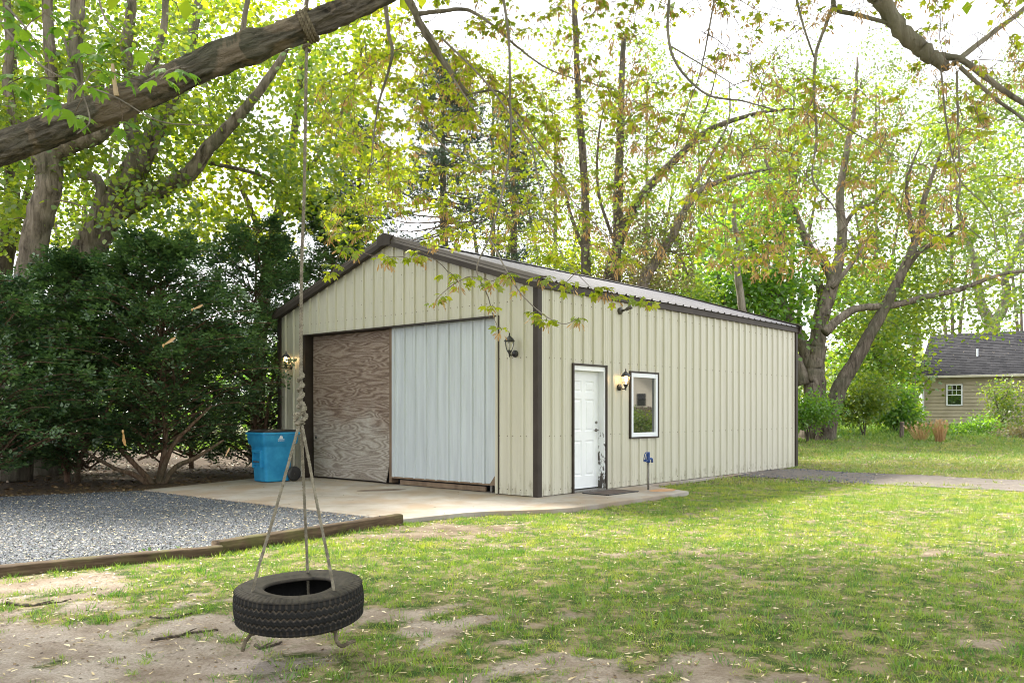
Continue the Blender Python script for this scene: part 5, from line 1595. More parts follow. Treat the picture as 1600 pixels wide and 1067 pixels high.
bushy("green_tree", "dense bright green tree behind the far end of the garage", 1165, 690, 33, [(1165, 400, 2.1, 1.9), (1115, 430, 1.6, 1.5), (1215, 440, 1.4, 1.6), (1180, 330, 1.5, 1.3), (1100, 480, 1.5, 1.2), (1190, 490, 1.9, 1.3)], 'leaf_green', 51, 420, 18, .17, .36)
bushy("airy_tree", "airy pale green tree above the dense green one", 1190, 690, 38, [(1170, 260, 2.6, 2.0), (1240, 230, 2.2, 2.2), (1120, 310, 1.8, 1.6), (1270, 150, 1.6, 1.8)], 'leaf_pale', 52, 330, 14, .14, .4, .2)

# ================= right: big maple and its neighbours =================
t9 = Tree("old_maple", "massive old maple with many limbs right of the garage", tuple(at(1272, 660, 33) * (1, 1, 0) + (0, 0, .35)), seed=61)
t9.limb(A([(1270, 698), (1272, 668), (1274, 610), (1272, 570), (1278, 535)], 33), [.66, .50, .41, .40, .38], 0, 24, 40, .16)
t9.limb(A([(1268, 575), (1252, 535), (1232, 495), (1214, 463), (1196, 450)], 33), [.26, .24, .21, .18, .12], 0, 14, 30, .15)
t9.limb(A([(1275, 550), (1282, 505), (1296, 460), (1308, 415), (1316, 370), (1312, 310), (1322, 240), (1335, 170), (1340, 90)], 33), [.32, .28, .25, .22, .19, .16, .12, .08, .04], 0, 14, 50, .14)
t9.limb(A([(1272, 560), (1280, 500), (1285, 460), (1272, 430)], 33.6), [.3, .26, .2, .1], 0, 12, 24, .15)
t9.limb(A([(1302, 440), (1288, 410), (1265, 388), (1248, 345), (1236, 318), (1215, 288), (1190, 240)], 33), [.2, .19, .17, .13, .11, .08, .04], 0, 10, 40, .14)
t9.limb(A([(1288, 520), (1312, 498), (1340, 482), (1400, 476), (1450, 463), (1500, 452), (1560, 430), (1620, 420)], 32), [.2, .16, .14, .13, .11, .10, .07, .05], 0, 10, 50, .14)
t9.limb(A([(1316, 360), (1335, 330), (1362, 318), (1390, 290)], 33), .1, .04, 8, 20)
t9.limb(A([(1300, 450), (1340, 400), (1350, 380)], 32.5), .10, .04, 8, 16)
t9.limb(A([(1258, 600), (1246, 570), (1240, 555)], 33), .3, .2, 10, 10)
rg = t9.rg
t9.grow(px_targets(rg, 560, 1180, 1480, 120, 540, 32.6, 37, lambda x, y: (vnoise(np.stack([x / 45., y / 45.], -1), 1.0, 61, 2) > .43) & ((np.abs(x - 1320) / 170) ** 2 + (np.abs(y - 350) / 250) ** 2 < 1.2)), .1, .05, .010, .6, 4)
t9.leaves(26, .135, STAR, M['leaf_mid'], .34)
t9.done(M['bark_grey'])
t10 = Tree("tilted_maple", "tilted dark maple trunk leaning right from the old maple's foot", tuple(at(1296, 662, 32) * (1, 1, 0) + (0, 0, .35)), seed=62)
t10.limb(A([(1288, 700), (1295, 664), (1310, 610), (1330, 575), (1355, 530), (1385, 475), (1412, 420), (1436, 365), (1445, 310), (1470, 240)], 32), [.40, .32, .28, .26, .23, .2, .17, .14, .1, .05], 0, 16, 50, .14)
t10.limb(A([(1408, 430), (1440, 390), (1475, 375), (1510, 340)], 32), .12, .04, 8, 20)
t10.limb(A([(1430, 385), (1420, 330), (1418, 280), (1440, 220)], 32), .12, .03, 8, 20)
t10.grow(px_targets(t10.rg, 330, 1360, 1590, 200, 520, 31.6, 36, lambda x, y: vnoise(np.stack([x / 45., y / 45.], -1), 1.0, 63, 2) > .45), .1, .05, .010, .6, 4)
t10.leaves(26, .135, STAR, M['leaf_mid'], .34)
t10.done(M['bark_dark'])
t11 = Tree("forked_tree", "pale forked tree rising behind the house roof", tuple(at(1550, 650, 57) * (1, 1, 0) + (0, 0, .6)), seed=63)
t11.limb(A([(1552, 680), (1552, 580), (1550, 520), (1548, 498)], 57), [.62, .58, .52, .48], 0, 14, 30, .12)
t11.limb(A([(1548, 505), (1534, 478), (1528, 445), (1520, 400), (1500, 340), (1490, 250)], 57), [.38, .33, .28, .22, .15, .08], 0, 12, 40, .12)
t11.limb(A([(1550, 505), (1566, 485), (1573, 455), (1570, 430), (1590, 390), (1620, 300), (1630, 200)], 57), [.36, .32, .28, .24, .2, .14, .08], 0, 12, 40, .12)
t11.limb(A([(1528, 455), (1560, 440), (1600, 425), (1640, 420)], 56), .16, .08, 8, 20)
t11.grow(px_targets(t11.rg, 360, 1450, 1680, 130, 500, 52, 61, lambda x, y: vnoise(np.stack([x / 45., y / 45.], -1), 1.0, 64, 2) > .45), .1, .07, .012, .6, 4)
t11.leaves(20, .22, STAR, M['leaf_pale'], .5)
t11.done(M['bark_pale'])
for i, (pts, r_, lab) in enumerate((([(1372, 668), (1366, 600), (1364, 530), (1352, 440)], .16, "slim straight trunk just right of the tilted maple"),
                                   ([(1392, 668), (1386, 620), (1376, 565), (1372, 500), (1385, 420)], .20, "slim dark trunk between the old maple and the house"),
                                   ([(1418, 668), (1408, 620), (1396, 590), (1402, 540), (1420, 470)], .13, "thin bent trunk nearest the house corner"))):
    t = Tree("slim_tree", lab, tuple(at(pts[0][0], 660, 42 + i) * (1, 1, 0) + (0, 0, .55)), "tree", "slim trees left of the house", 70 + i)
    t.limb(A([(pts[0][0], 690)] + pts, 42 + i), r_, r_ * .4, 8, 30, .12)
    t.grow(px_targets(t.rg, 110, pts[-1][0] - 80, pts[-1][0] + 40, 420, 610, 40, 46), .1, .04, .010, .6, 4)
    t.leaves(26, .19, STAR, M['leaf_green' if i == 1 else 'leaf_mid'], .42)
    t.done(M['bark_dark'])

# ================= thin trees farther back =================
for i, (x, yt, Y, hw, mt, lab) in enumerate(((868, 110, 43, 3.0, 'leaf_mid', "thin background tree left of the upright vine trunks"), (1010, 70, 46, 3.4, 'leaf_pale', "thin background tree between the vine trunks and the crooked tree"),
        (1095, 150, 41, 2.6, 'leaf_mid', "thin background tree above the crooked tree"), (1235, 60, 50, 3.6, 'leaf_pale', "thin background tree just left of the old maple"),
        (1370, 60, 56, 4.0, 'leaf_pale', "thin background tree right of the old maple's top"), (1490, 120, 60, 3.8, 'leaf_pale', "thin background tree left of the pale forked tree"),
        (1600, 70, 66, 4.2, 'leaf_pale', "thin background tree at the right picture edge"), (130, 40, 33, 3.0, 'leaf_mid', "thin background tree behind the leaning maple"), (770, 60, 42, 3.0, 'leaf_mid', "thin background tree behind the garage peak's right side"))):
    sp = at(100, 0, Y)[0] - at(0, 0, Y)[0]
    k = 100 / sp * hw
    bushy("background_tree", lab, x, 690, Y, [(x, yt + 70, hw * .8, hw * .9), (x - k * .5, yt + 190, hw * .75, hw * .8), (x + k * .5, yt + 180, hw * .75, hw * .8), (x + k * .1, yt + 290, hw * .8, hw * .7)], mt, 300 + i, 260, 28, .16 * Y / 45, .36, .16, KITE, 'bark_grey', "tree", "thin trees at the back of the yard", .15)

# ================= shrubs =================
def shrub(label, px, py, Y, spec, mat, seed, n=70, per=34, size=.10, spread=.2, tmpl=None, group="shrubs at the far edge of the lawn"):
    return bushy("shrub", label, px, py, Y, spec, mat, seed, n, per, size, spread, .035, tmpl or KITE, 'bark_dark', "shrub", group, .3)
shrub("bright yellow green shrub at the tilted maple's foot", 1350, 662, 33.5, [(1345, 630, 1.0, .7), (1370, 615, .9, .8), (1330, 645, .7, .5)], 'leaf_mid', 81, 110, 40, .14)
shrub("green shrub right of the yellow green one", 1400, 662, 36, [(1385, 638, .9, .7), (1405, 628, .8, .8), (1412, 648, .6, .5)], 'leaf_green', 82, 110, 40, .15)
shrub("low ivy like shrub at the garage's far corner", 1262, 668, 31, [(1258, 650, .9, .55), (1280, 640, .7, .6), (1245, 640, .6, .7)], 'leaf_green', 83, 90, 40, .12)
shrub("tall leafy shrub in front of the far house", 1562, 688, 36, [(1562, 632, .75, .75), (1588, 625, .8, .7), (1542, 655, .7, .5), (1575, 662, 1.0, .5), (1573, 606, .35, .4), (1552, 612, .3, .4)], 'leaf_mid', 84, 150, 16, .12)
shrub("small sprig shrub beside the wooden post", 1420, 682, 37, [(1424, 655, .5, .5), (1418, 668, .45, .35)], 'leaf_mid', 85, 40, 30, .12)
shrub("dull low shrub at the right picture edge before the house", 1585, 694, 33, [(1585, 682, .9, .22), (1610, 678, .8, .3)], 'leaf_bud', 86, 70, 34, .10)
shrub("green clump under the far house window", 1510, 690, 35, [(1508, 675, .7, .4), (1530, 672, .8, .45), (1490, 680, .5, .3)], 'leaf_green', 87, 80, 34, .12)
for i, (x, y, rx, rz, mt, lab) in enumerate(((870, 415, 1.6, 1.2, 'leaf_maple', "yellow green brush behind the garage, leftmost clump"), (930, 425, 1.7, 1.0, 'leaf_maple', "yellow green brush behind the garage below the upright trunks"),
                                             (1000, 440, 1.5, 1.0, 'leaf_bud', "brownish tangle behind the garage under the crooked tree"), (1060, 455, 1.4, .9, 'leaf_mid', "green brush behind the garage, rightmost clump"))):
    shrub(lab, x, 690, 30.5, [(x, y, rx, rz), (x - 12, y + 50, rx, rz * 1.2)], mt, 90 + i, 150, 30, .13, .26, group="brush behind the garage roof")
for i, (t_, lat, rx, rz, h_, mt, lab) in enumerate(((26, .4, .9, .55, .7, 'leaf_mid', "low shrub off to the right, mirrored in the garage window"), (36, -.6, 1.2, .7, .9, 'leaf_green', "rounder shrub off to the right, mirrored in the garage window"))):
    q = along(t_, lat); b_ = (q[0], q[1], float(terrain(q[0], q[1])))
    t = Tree("garden_shrub", lab, b_, "shrub", "shrubs mirrored in the garage window", 400 + i)
    c_ = np.array(b_) + (0, 0, h_)
    t.limb([np.array(b_), np.array(b_) + (0, 0, h_ * .5), c_], .05, .02, 6, 8)
    t.grow(ell_targets(t.rg, 60, c_, (rx, rx, rz), .3), .08, .03, .01, .6, 4)
    t.leaves(24, .13, KITE, M[mt], .22); t.done(M['bark_dark'])
q = along(86, 0); b_ = (q[0], q[1], .6)
t = Tree("backdrop_tree", "broad tree behind the gabled house, mirrored in the garage window", b_, "tree", None, 410)
c_ = np.array(b_) + (0, 0, 6.0)
t.limb([np.array(b_), np.array(b_) + (0, 0, 3), c_], .4, .15, 8, 10)
t.grow(ell_targets(t.rg, 120, c_, (8, 8, 4.5), .2), .08, .06, .01, .6, 4)
t.leaves(24, .7, KITE, M['leaf_green'], .9); t.done(M['bark_dark'])
def grass_clump(label, px, py, h, rr_, n, seed, lean=.25):
    p = ground_at(px, py); rg_ = np.random.default_rng(seed)
    o = tag(empty("dry_grass_clump", tuple(p)), label, "dry grass", "straw coloured clumps on the far lawn")
    for part, m_ in (("stalks", n), ("seed_heads", n // 3)):
        a = rg_.uniform(0, 2 * math.pi, m_); r0 = rg_.random(m_) ** .5 * rr_
        b = np.stack([np.cos(a) * r0, np.sin(a) * r0, np.zeros(m_)], 1)
        d = np.stack([np.cos(a) * r0 / rr_ * lean + rg_.normal(0, .1, m_), np.sin(a) * r0 / rr_ * lean + rg_.normal(0, .1, m_), np.ones(m_)], 1)
        if part == "stalks":
            V = np.array([(-.5, 0, 0), (.5, 0, 0), (.3, .6, .02), (-.1, 1, .06)]) * (.02, 1, 1); F = [(0, 1, 2), (0, 2, 3)]
            scatter(part, (V, F), b, d, rg_.normal(0, 1, (m_, 3)), h * rg_.uniform(.6, 1.1, m_), M['straw'], o)
        else:
            scatter(part, KITE, b + d * h * rg_.uniform(.45, .98, (m_, 1)), d, rg_.normal(0, 1, (m_, 3)), rg_.uniform(.08, .16, m_), M['straw'], o)
grass_clump("spreading straw coloured grass clump beside the wooden post", 1438, 689, .66, .16, 120, 1, .7)
grass_clump("upright orange straw clump in front of the far house", 1469, 691, .78, .15, 150, 2, .16)

# far wood: one mass of foliage along the horizon
def far_wood(name, label, x0, x1, Y0, Y1, zlo, zhi, n, size, mat, seed):
    rg_ = np.random.default_rng(seed)
    x = rg_.uniform(x0, x1, n); Y = rg_.uniform(Y0, Y1, n)
    top = zlo + (zhi - zlo) * (.45 + .75 * vnoise(np.stack([x / 6., Y / 6.], -1), 1, seed, 3))
    z = .05 + (top - .05) * rg_.random(n) ** .7
    lump = vnoise(np.stack([x, Y, z], -1), .45, seed + 1, 2); k = lump > .38
    pos = np.stack([x, Y, z], 1)[k]
    scatter(name, STAR, pos, rg_.normal(0, 1, pos.shape) - (0, 0, .3), np.array((0, 0, .8)) + rg_.normal(0, .5, pos.shape), size * rg_.uniform(.6, 1.3, len(pos)), M[mat], None)
    tag(bpy.data.objects[name], label, "woods", kind="stuff")
far_wood("far_woods", "distant green woodland along the horizon behind the house", 8, 75, 66, 84, 2.2, 7.5, 16000, .55, 'leaf_mid', 3)
far_wood("side_woods", "distant woodland glimpsed behind the hedge and garage", -75, 8, 48, 66, 1.5, 6.0, 16000, .5, 'leaf_green', 4)

# ================= yew hedge =================
def yew(label, base, H, rad_, stems, seed, zlow, nb=120, per=74, top_sharp=.75):
    rg_ = np.random.default_rng(seed)
    b = np.array(base, float)
    t = Tree("yew_bush", label, tuple(b), "yew bush", "dark evergreen hedge", seed)
    for s_ in stems:
        t.limb([b + np.array(q) for q in s_], [.062, .052, .04, .02], 0, 10, 24, .2)
    axis_top = b + np.array((0, 0, H))
    pos, ax, nr = [], [], []
    for i in range(nb):
        f = rg_.random() ** .9
        z = zlow + (H - .25 - zlow) * f
        env = rad_ * (min(1.0, .62 + f * 1.6) if f < .25 else 1.0) * (1 - max(0, f - .35) / .65 * .82) ** top_sharp
        az = rg_.uniform(0, 2 * math.pi)
        ln = env * rg_.uniform(.72, 1.18)
        d = np.array((math.cos(az), math.sin(az), 0.0))
        s0 = b + np.array((rg_.normal(0, .15), rg_.normal(0, .15), max(.3, z - .3 * ln)))
        e = b + d * ln + np.array((0, 0, z + rg_.uniform(-.15, .2)))
        P = smooth_path([s0, s0 + (e - s0) * .55 + (0, 0, .12 * ln), e], 8)
        V, F = tube(P - t.base, np.linspace(.022, .006, 8), 4, False); t.twigs.add(V, F)
        tt = rg_.random(per) ** .55
        pp = np.stack([np.interp(tt, np.linspace(0, 1, 8), P[:, k]) for k in range(3)], 1)
        lat = np.cross(d, (0, 0, 1.0))
        sgn = rg_.choice((-1, 1), per)
        off = rg_.random(per) * (.42 * (1.15 - tt * .7)) * (.5 + .25 * ln)
        pos.append(pp + lat * (sgn * off)[:, None] + np.array((0, 0, 1.0)) * (rg_.normal(0, .10, per) - off * .15)[:, None])
        ax.append(d * (.7 + tt[:, None]) + lat * (sgn * .8)[:, None] + rg_.normal(0, .45, (per, 3)) + (0, 0, .45))
        nr.append(np.array((0, 0, 1.0)) + d * .35 + rg_.normal(0, .35, (per, 3)))
    pos, ax, nr = map(np.concatenate, (pos, ax, nr))
    k = pos[:, 2] > .12
    # keep the sprigs out of the garage
    rel = pos[:, :2] - np.array((GX, GY)); lx = rel[:, 0] * CA + rel[:, 1] * SA; ly = -rel[:, 0] * SA + rel[:, 1] * CA
    k &= ~((lx > -.12) & (lx < L) & (ly < W + .12))
    pos, ax, nr = pos[k], ax[k], nr[k]
    scatter("foliage", YEW, pos - t.base, ax, nr, rg_.uniform(.10, .20, len(pos)), M['leaf_yew'], t.root)
    t.done(M['bark_yew'], M['bark_yew'], "stems")
Bz = -.03
yew("dark yew at the left picture edge, leafy to the ground", (-9.7, 15.4, Bz), 4.3, 2.3, [[(0, 0, 0), (.1, 0, .6), (.2, .1, 1.6), (.1, .1, 3.4)], [(-.3, -.2, 0), (-.5, -.4, .6), (-.7, -.6, 1.4), (-.9, -.8, 2.4)]], 101, .35, 150)
yew("splayed yew with bare crossing stems left of the cart", (-7.3, 17.6, Bz), 5.3, 2.5, [[(0, -.3, 0), (-.35, -.45, .45), (-1.0, -.6, 1.25), (-1.6, -.6, 2.2)], [(.1, -.3, 0), (.35, -.5, .5), (.6, -.6, .9), (1.3, -.6, 1.6)], [(.05, -.2, 0), (.15, -.1, .8), (.1, 0, 2.2), (0, 0, 4.6)], [(.2, -.3, 0), (.5, -.4, .35), (.95, -.5, .55), (1.5, -.5, .9)], [(-.1, -.3, 0), (-.3, -.5, .2), (-.6, -.7, .35), (-1.2, -.9, .75)]], 102, .85, 200)
yew("tall yew behind the blue cart at the garage corner", (-6.2, 20.6, Bz), 6.3, 2.2, [[(0, 0, 0), (.05, -.2, .9), (0, -.1, 2.2), (0, 0, 5.6)], [(.3, -.2, 0), (.35, -.5, .9), (.5, -.6, 1.8), (.6, -.4, 2.8)]], 103, .3, 175)
yew("yew between the left edge bush and the splayed one", (-9.0, 17.6, Bz), 4.9, 2.2, [[(0, 0, 0), (.3, -.5, .5), (.8, -.8, 1.2), (1.4, -.9, 2.1)], [(-.2, 0, 0), (-.3, 0, 1), (-.2, 0, 2.4), (-.1, 0, 4.2)]], 104, .5, 150)
yew("dark yew behind the garage's left eave", (-5.0, 23.6, Bz), 7.4, 2.2, [[(0, 0, 0), (0, 0, 1), (.1, 0, 3), (0, 0, 6.6)]], 105, 1.5, 150)
yew("low yew behind the splayed one, seen through its stems", (-8.3, 22.0, Bz), 4.2, 2.4, [[(0, 0, 0), (0, 0, .8), (.1, 0, 2), (0, 0, 3.6)]], 107, .25, 110, 60)
yew("low yew behind the left half of the hedge", (-12.0, 21.5, Bz), 4.4, 2.6, [[(0, 0, 0), (0, 0, .8), (.1, 0, 2), (0, 0, 3.6)]], 108, .25, 100, 60)
yew("yew at the back of the hedge, far left", (-13.0, 18.5, Bz), 4.6, 2.6, [[(0, 0, 0), (0, 0, 1), (.1, 0, 2), (0, 0, 4)]], 106, .6, 120)
# ---------------------------------------------------------------- grass, gravel, litter
def inpoly(x, y, poly):
    ins = np.zeros(len(x), bool); n = len(poly)
    for i in range(n):
        x0, y0 = poly[i][:2]; x1, y1 = poly[(i + 1) % n][:2]
        c = ((y0 > y) != (y1 > y)) & (x < (x1 - x0) * (y - y0) / (y1 - y0 + 1e-12) + x0)
        ins ^= c
    return ins
TRACK = [tuple(q[:2]) for q in near] + [tuple(q[:2]) for q in far[::-1]]
def free(x, y, track=True):
    k = ~(inpoly(x, y, SLAB) | inpoly(x, y, GRAVEL) | inpoly(x, y, BED))
    if track: k &= ~(inpoly(x, y, TRACK) & (vnoise(np.stack([x, y], -1), 1.3, 91, 3) < .60))
    return k
def frustum(rg_, n, Y0, Y1, marg=1.08):
    Y = np.sqrt(rg_.uniform(Y0 ** 2, Y1 ** 2, n)); x = rg_.uniform(-.62, .62, n) * Y * marg
    return x, Y
BL3 = (np.array([(-.5, 0, 0), (.5, 0, 0), (.38, .5, .05), (-.32, .5, .05), (0, 1, .24)]) * (.12, 1, 1), [(0, 1, 2), (0, 2, 3), (3, 2, 4)])
BL1 = (np.array([(-.5, 0, 0), (.5, 0, 0), (.1, 1, .15)]) * (.16, 1, 1), [(0, 1, 2)])
def grass(name, label, Y0, Y1, nclump, per, spread, h0, h1, tmpl, mat, seed, thresh=.55, tall=None, wide=1.0, bare_k=1.0):
    rg_ = np.random.default_rng(seed)
    x, y = frustum(rg_, nclump, Y0, Y1)
    b = bareness(x, y) * bare_k
    k = free(x, y) & (rg_.random(nclump) > b * 1.02)
    x, y, b = x[k], y[k], b[k]
    m_ = len(x)
    cs_ = rg_.uniform(.6, 1.25, m_) * (1 - .25 * b)
    X = np.repeat(x, per) + rg_.normal(0, spread, m_ * per); Yv = np.repeat(y, per) + rg_.normal(0, spread, m_ * per)
    H = np.repeat(cs_, per) * rg_.uniform(h0, h1, m_ * per)
    k = free(X, Yv); X, Yv, H = X[k], Yv[k], H[k]
    if tall is not None: H = H * tall(X, Yv)
    pos = np.stack([X, Yv, terrain(X, Yv) - .006], 1)
    ax = np.stack([rg_.normal(0, .75, len(X)), rg_.normal(0, .75, len(X)), np.ones(len(X))], 1)
    V = np.asarray(tmpl[0]) * (wide, 1, 1)
    scatter(name, (V, tmpl[1]), pos, ax, np.stack([rg_.normal(0, 1, len(X)), rg_.normal(0, 1, len(X)), .2 + 0 * X], 1), H, M[mat])
    tag(bpy.data.objects[name], label, "grass", kind="stuff")
def tufts(name, label, Y0, Y1, n, per, seed, mat):
    """dense rounded tussocks, tall in the middle"""
    rg_ = np.random.default_rng(seed)
    x, y = frustum(rg_, n, Y0, Y1)
    k = free(x, y) & (rg_.random(n) > bareness(x, y) * .94); x, y = x[k], y[k]
    m_ = len(x); rr_ = rg_.uniform(.025, .085, m_); hh = rg_.uniform(.035, .085, m_) * (.6 + rr_ * 7)
    rd = np.sqrt(rg_.random(m_ * per)); an = rg_.uniform(0, 6.283, m_ * per)
    R_ = np.repeat(rr_, per); dx, dy = np.cos(an) * rd, np.sin(an) * rd
    X = np.repeat(x, per) + dx * R_; Y_ = np.repeat(y, per) + dy * R_ * 1.3
    H = np.repeat(hh, per) * (1 - .5 * rd) * rg_.uniform(.6, 1.2, m_ * per)
    k = free(X, Y_)
    ax = np.stack([dx * .9 + rg_.normal(0, .3, len(X)), dy * .9 + rg_.normal(0, .3, len(X)), np.ones(len(X))], 1)
    pos = np.stack([X, Y_, terrain(X, Y_) - .006], 1)
    scatter(name, BL3 if Y1 < 10 else BL1, pos[k], ax[k], rg_.normal(0, 1, (k.sum(), 3)) + (0, 0, .2), H[k], M[mat])
    tag(bpy.data.objects[name], label, "grass", kind="stuff")
tufts("grass_tufts", "rounded dark green grass tussocks in the foreground", 3.9, 9.2, 4600, 22, 21, 'grass')
tufts("lawn_tufts", "rounded grass tussocks between the foreground and the apron", 9.0, 15.0, 4200, 18, 22, 'grass')
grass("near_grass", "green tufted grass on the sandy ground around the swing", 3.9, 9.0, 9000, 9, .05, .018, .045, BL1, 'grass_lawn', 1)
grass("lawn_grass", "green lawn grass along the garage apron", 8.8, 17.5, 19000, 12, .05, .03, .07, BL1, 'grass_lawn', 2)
grass("far_lawn_grass", "mown yellowish grass beyond the dirt track", 17.0, 34.0, 15000, 9, .12, .06, .11, BL1, 'grass_far', 3, wide=1.6, bare_k=.5)
def tallf(x, y): return .7 + .9 * sstep(29, 36, y)
grass("meadow_grass", "taller bright green grass before the far house", 24.0, 52.0, 13000, 9, .18, .10, .17, BL1, 'grass', 4, wide=1.9, bare_k=.1, tall=tallf)

# crushed stone
def stones(name, label, poly, n, s0, s1, z, seed, box, zfun=None):
    rg_ = np.random.default_rng(seed)
    x = rg_.uniform(box[0], box[1], n); y = rg_.uniform(box[2], box[3], n)
    k = inpoly(x, y, poly) & (np.abs(x) < .66 * y + .3)
    x, y = x[k], y[k]; m_ = len(x)
    O = np.array([(1, 0, -.2), (0, 1, -.2), (-1, 0, -.2), (0, -1, -.2), (.25, .1, .8), (-.3, -.1, .75)], float)
    F = np.array([(0, 1, 4), (1, 2, 5), (1, 5, 4), (2, 3, 5), (3, 0, 4), (3, 4, 5)])
    S_ = rg_.uniform(s0, s1, (m_, 1, 1)) * rg_.uniform(.5, 1.25, (m_, 6, 1))
    V = O[None] * S_ + rg_.normal(0, .18, (m_, 6, 3)) * S_
    a = rg_.uniform(0, 6.28, m_); c, s_ = np.cos(a)[:, None], np.sin(a)[:, None]
    tx = rg_.normal(0, .25, m_)[:, None]
    X, Y_, Z = V[..., 0], V[..., 1], V[..., 2]
    Y_, Z = Y_ * np.cos(tx) - Z * np.sin(tx), Y_ * np.sin(tx) + Z * np.cos(tx)
    X, Y_ = X * c - Y_ * s_, X * s_ + Y_ * c
    zb = z + 0 * x if zfun is None else zfun(x, y)
    V = np.stack([X + x[:, None], Y_ + y[:, None], Z * .75 + (zb + s0 * .35)[:, None]], -1).reshape(-1, 3)
    FF = (F[None] + (np.arange(m_) * 6)[:, None, None]).reshape(-1, 3)
    tag(big_mesh(name, V, FF, M['stone']), label, "gravel", kind="stuff")
stones("gravel_stones", "blue grey crushed stone beside the concrete apron", GRAVEL, 88000, .0095, .022, -.018, 5, (-9.3, -1.3, 6.4, 15.8))
TR2 = [tuple(q[:2]) for q in near[:26]] + [tuple(q[:2]) for q in far[:26][::-1]]
stones("track_stones", "loose grey stone at the garage's far corner", TR2, 9000, .012, .03, 0, 6, (2, 12, 14, 24), lambda x, y: terrain(x, y) + .015)

# fallen seeds and dead leaves
def litter(name, label, n, Y0, Y1, s0, s1, mat, seed, tmpl, where, zoff=.006, wfun=None):
    rg_ = np.random.default_rng(seed)
    x, y = frustum(rg_, n, Y0, Y1)
    k = where(x, y); x, y = x[k], y[k]
    z = terrain(x, y) + zoff if wfun is None else wfun(x, y)
    a = rg_.uniform(0, 6.28, len(x))
    ax = np.stack([np.cos(a), np.sin(a), rg_.normal(.05, .16, len(x))], 1)
    scatter(name, tmpl, np.stack([x, y, z], 1), ax, np.array((0, 0, 1.0)) + rg_.normal(0, .3, (len(x), 3)), rg_.uniform(s0, s1, len(x)), M[mat])
    tag(bpy.data.objects[name], label, "fallen seeds", kind="stuff")
litter("fallen_seeds", "tan maple seeds strewn over lawn and soil", 7500, 3.9, 13, .024, .06, 'litter', 11, WING, lambda x, y: free(x, y), .012)
litter("far_fallen_seeds", "pale maple seeds strewn over the farther lawn and track", 3600, 12, 34, .04, .065, 'litter', 12, WING, lambda x, y: free(x, y, False), .05)
litter("gravel_seeds", "pale seeds lying on the gravel", 9000, 7, 16, .03, .05, 'litter', 13, WING, lambda x, y: inpoly(x, y, GRAVEL), 0, lambda x, y: 0 * x + .006)
litter("slab_seeds", "scattered seeds and crumbs on the concrete apron", 900, 11, 20, .02, .05, 'dead_leaf', 14, WING, lambda x, y: inpoly(x, y, SLAB) & (((x - GX) * CA + (y - GY) * SA < -.05) | ((x - GX) * -SA + (y - GY) * CA < -.1)), 0, lambda x, y: 0 * x + .004)
litter("bed_leaves", "brown dead leaves under the yew hedge", 16000, 13, 24, .05, .10, 'dead_leaf', 15, KITE, lambda x, y: inpoly(x, y, BED), 0, lambda x, y: 0 * x - .012 + .02 * rng.random(len(x)))
litter("soil_crumbs", "dark bark crumbs and dead leaf bits on the sand", 5000, 3.9, 9, .012, .035, 'dead_leaf', 16, KITE, lambda x, y: free(x, y) & (bareness(x, y) > .4), .006)

# seeds drifting in the air, caught by the camera
for i, (x, y, Y, s_, an, lab) in enumerate(((300, 484, 4.4, .06, 60, "maple seed in the air in front of the hedge, highest of four"), (255, 540, 4.2, .072, 50, "larger maple seed in the air below the highest one"),
                                       (192, 674, 4.2, .075, 175, "upright maple seed in the air before the yew stems"), (353, 711, 4.6, .045, 20, "small maple seed in the air left of the cart base"))):
    o = tag(empty("falling_seed", tuple(at(x, y, Y))), lab, "maple seed", "maple seeds drifting down")
    V = np.array(WING[0]) * s_
    a = R(an)
    Rm = np.array(Matrix.Rotation(a, 3, 'Y') @ Matrix.Rotation(R(80), 3, 'X'))
    V = V @ Rm.T
    th_ = np.concatenate([V, V + (0, .0012, 0)]); nW = len(V)
    F = list(WING[1]) + [tuple(nW + j for j in f[::-1]) for f in WING[1]] + [(j, (j + 1) % nW, nW + (j + 1) % nW, nW + j) for j in range(nW)]
    MB().add(th_, F).build("wing", M['samara'], o)
    MB().lathe([(0, -.16 * s_), (.07 * s_, -.06 * s_), (.075 * s_, .05 * s_), (0, .14 * s_)], 8).build("nutlet", M['samara'], o, True)

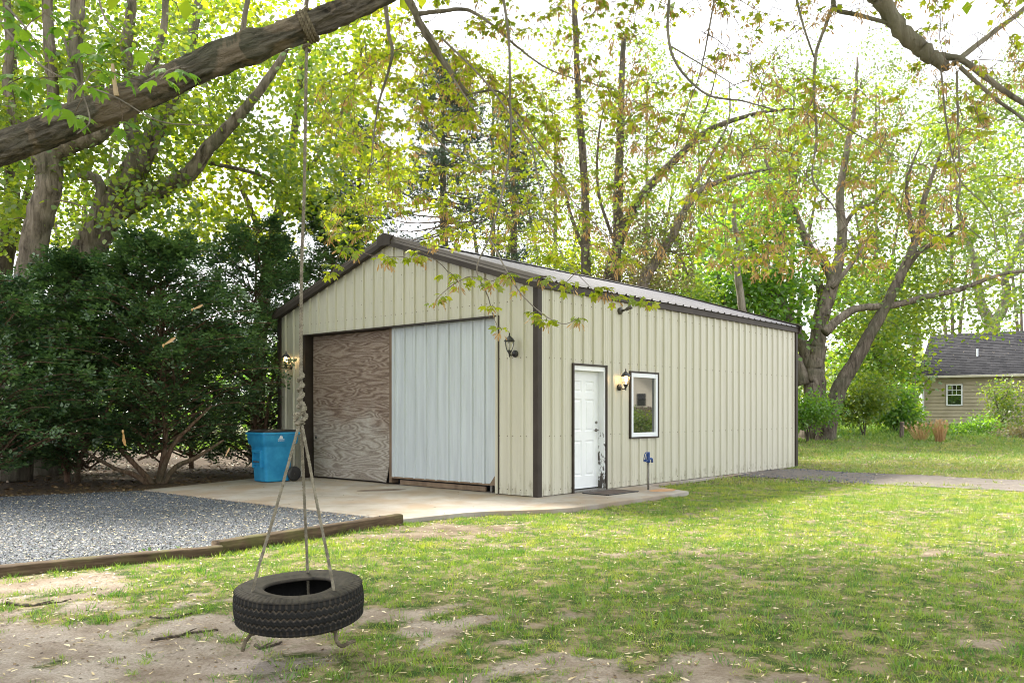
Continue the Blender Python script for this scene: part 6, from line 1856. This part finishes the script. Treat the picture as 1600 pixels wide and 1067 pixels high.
# weeds against the timber, sticks on the sand
for i, (x, y, s_, lab) in enumerate(((238, 871, .10, "small leafy weed at the mossy timber, left of the pair"), (288, 863, .09, "small leafy weed at the mossy timber, right of the pair"), (195, 876, .07, "tiny weed sprouting near the middle of the mossy timber"))):
    p = gp(x, y, -.06); rg_ = np.random.default_rng(200 + i)
    o = tag(empty("weed", tuple(p)), lab, "weed", "weeds along the timber")
    n = 16
    a = rg_.uniform(0, 6.28, n); d = np.stack([np.cos(a), np.sin(a), rg_.uniform(.15, 1.2, n)], 1)
    st = MB()
    for q in d[:8]: st.tube([(0, 0, -.01), q * .3 * s_, q * .75 * s_ + (0, 0, .01)], .0016, 4)
    st.build("stems", M['leaf_green'], o)
    scatter("leaves", OVAL, d * s_ * rg_.uniform(.25, .75, (n, 1)), d, np.array((0, 0, 1.0)) + rg_.normal(0, .3, (n, 3)), s_ * rg_.uniform(.4, .7, n), M['leaf_green'], o, None)
for i, (pts, r_, lab) in enumerate((([(8, 947), (40, 950), (75, 946), (112, 940)], .013, "dark stick lying on the sand at the left edge"), ([(236, 1000), (270, 996), (300, 990), (340, 985)], .012, "thin dark root across the sand left of the tire"),
                                    ([(235, 966), (262, 968), (300, 962)], .010, "short bark strip on the sand behind the left stick"), ([(400, 1004), (408, 1008), (440, 1000)], .014, "grey twig under the tire's left tail"))):
    P = np.array([gp(x, y, -.07) for x, y in pts]); P = smooth_path(P, 24); P[:, 2] = terrain(P[:, 0], P[:, 1]) + r_ * .5
    P += (np.random.default_rng(i).random(P.shape) - .5) * .012
    o = tag(empty("fallen_stick", tuple(P[0])), lab, "stick", "sticks on the bare sand")
    MB().tube(P - P[0], np.linspace(r_, r_ * .5, 24), 8, amp=.35, freq=40).build("stick", M['bark_dark'], o, True)
    MB().tube(smooth_path([P[12] - P[0], P[14] - P[0] + (.01, .04, .012), P[15] - P[0] + (.01, .07, .012)], 6), np.linspace(r_ * .45, r_ * .2, 6), 6).build("side_twig", M['bark_dark'], o)
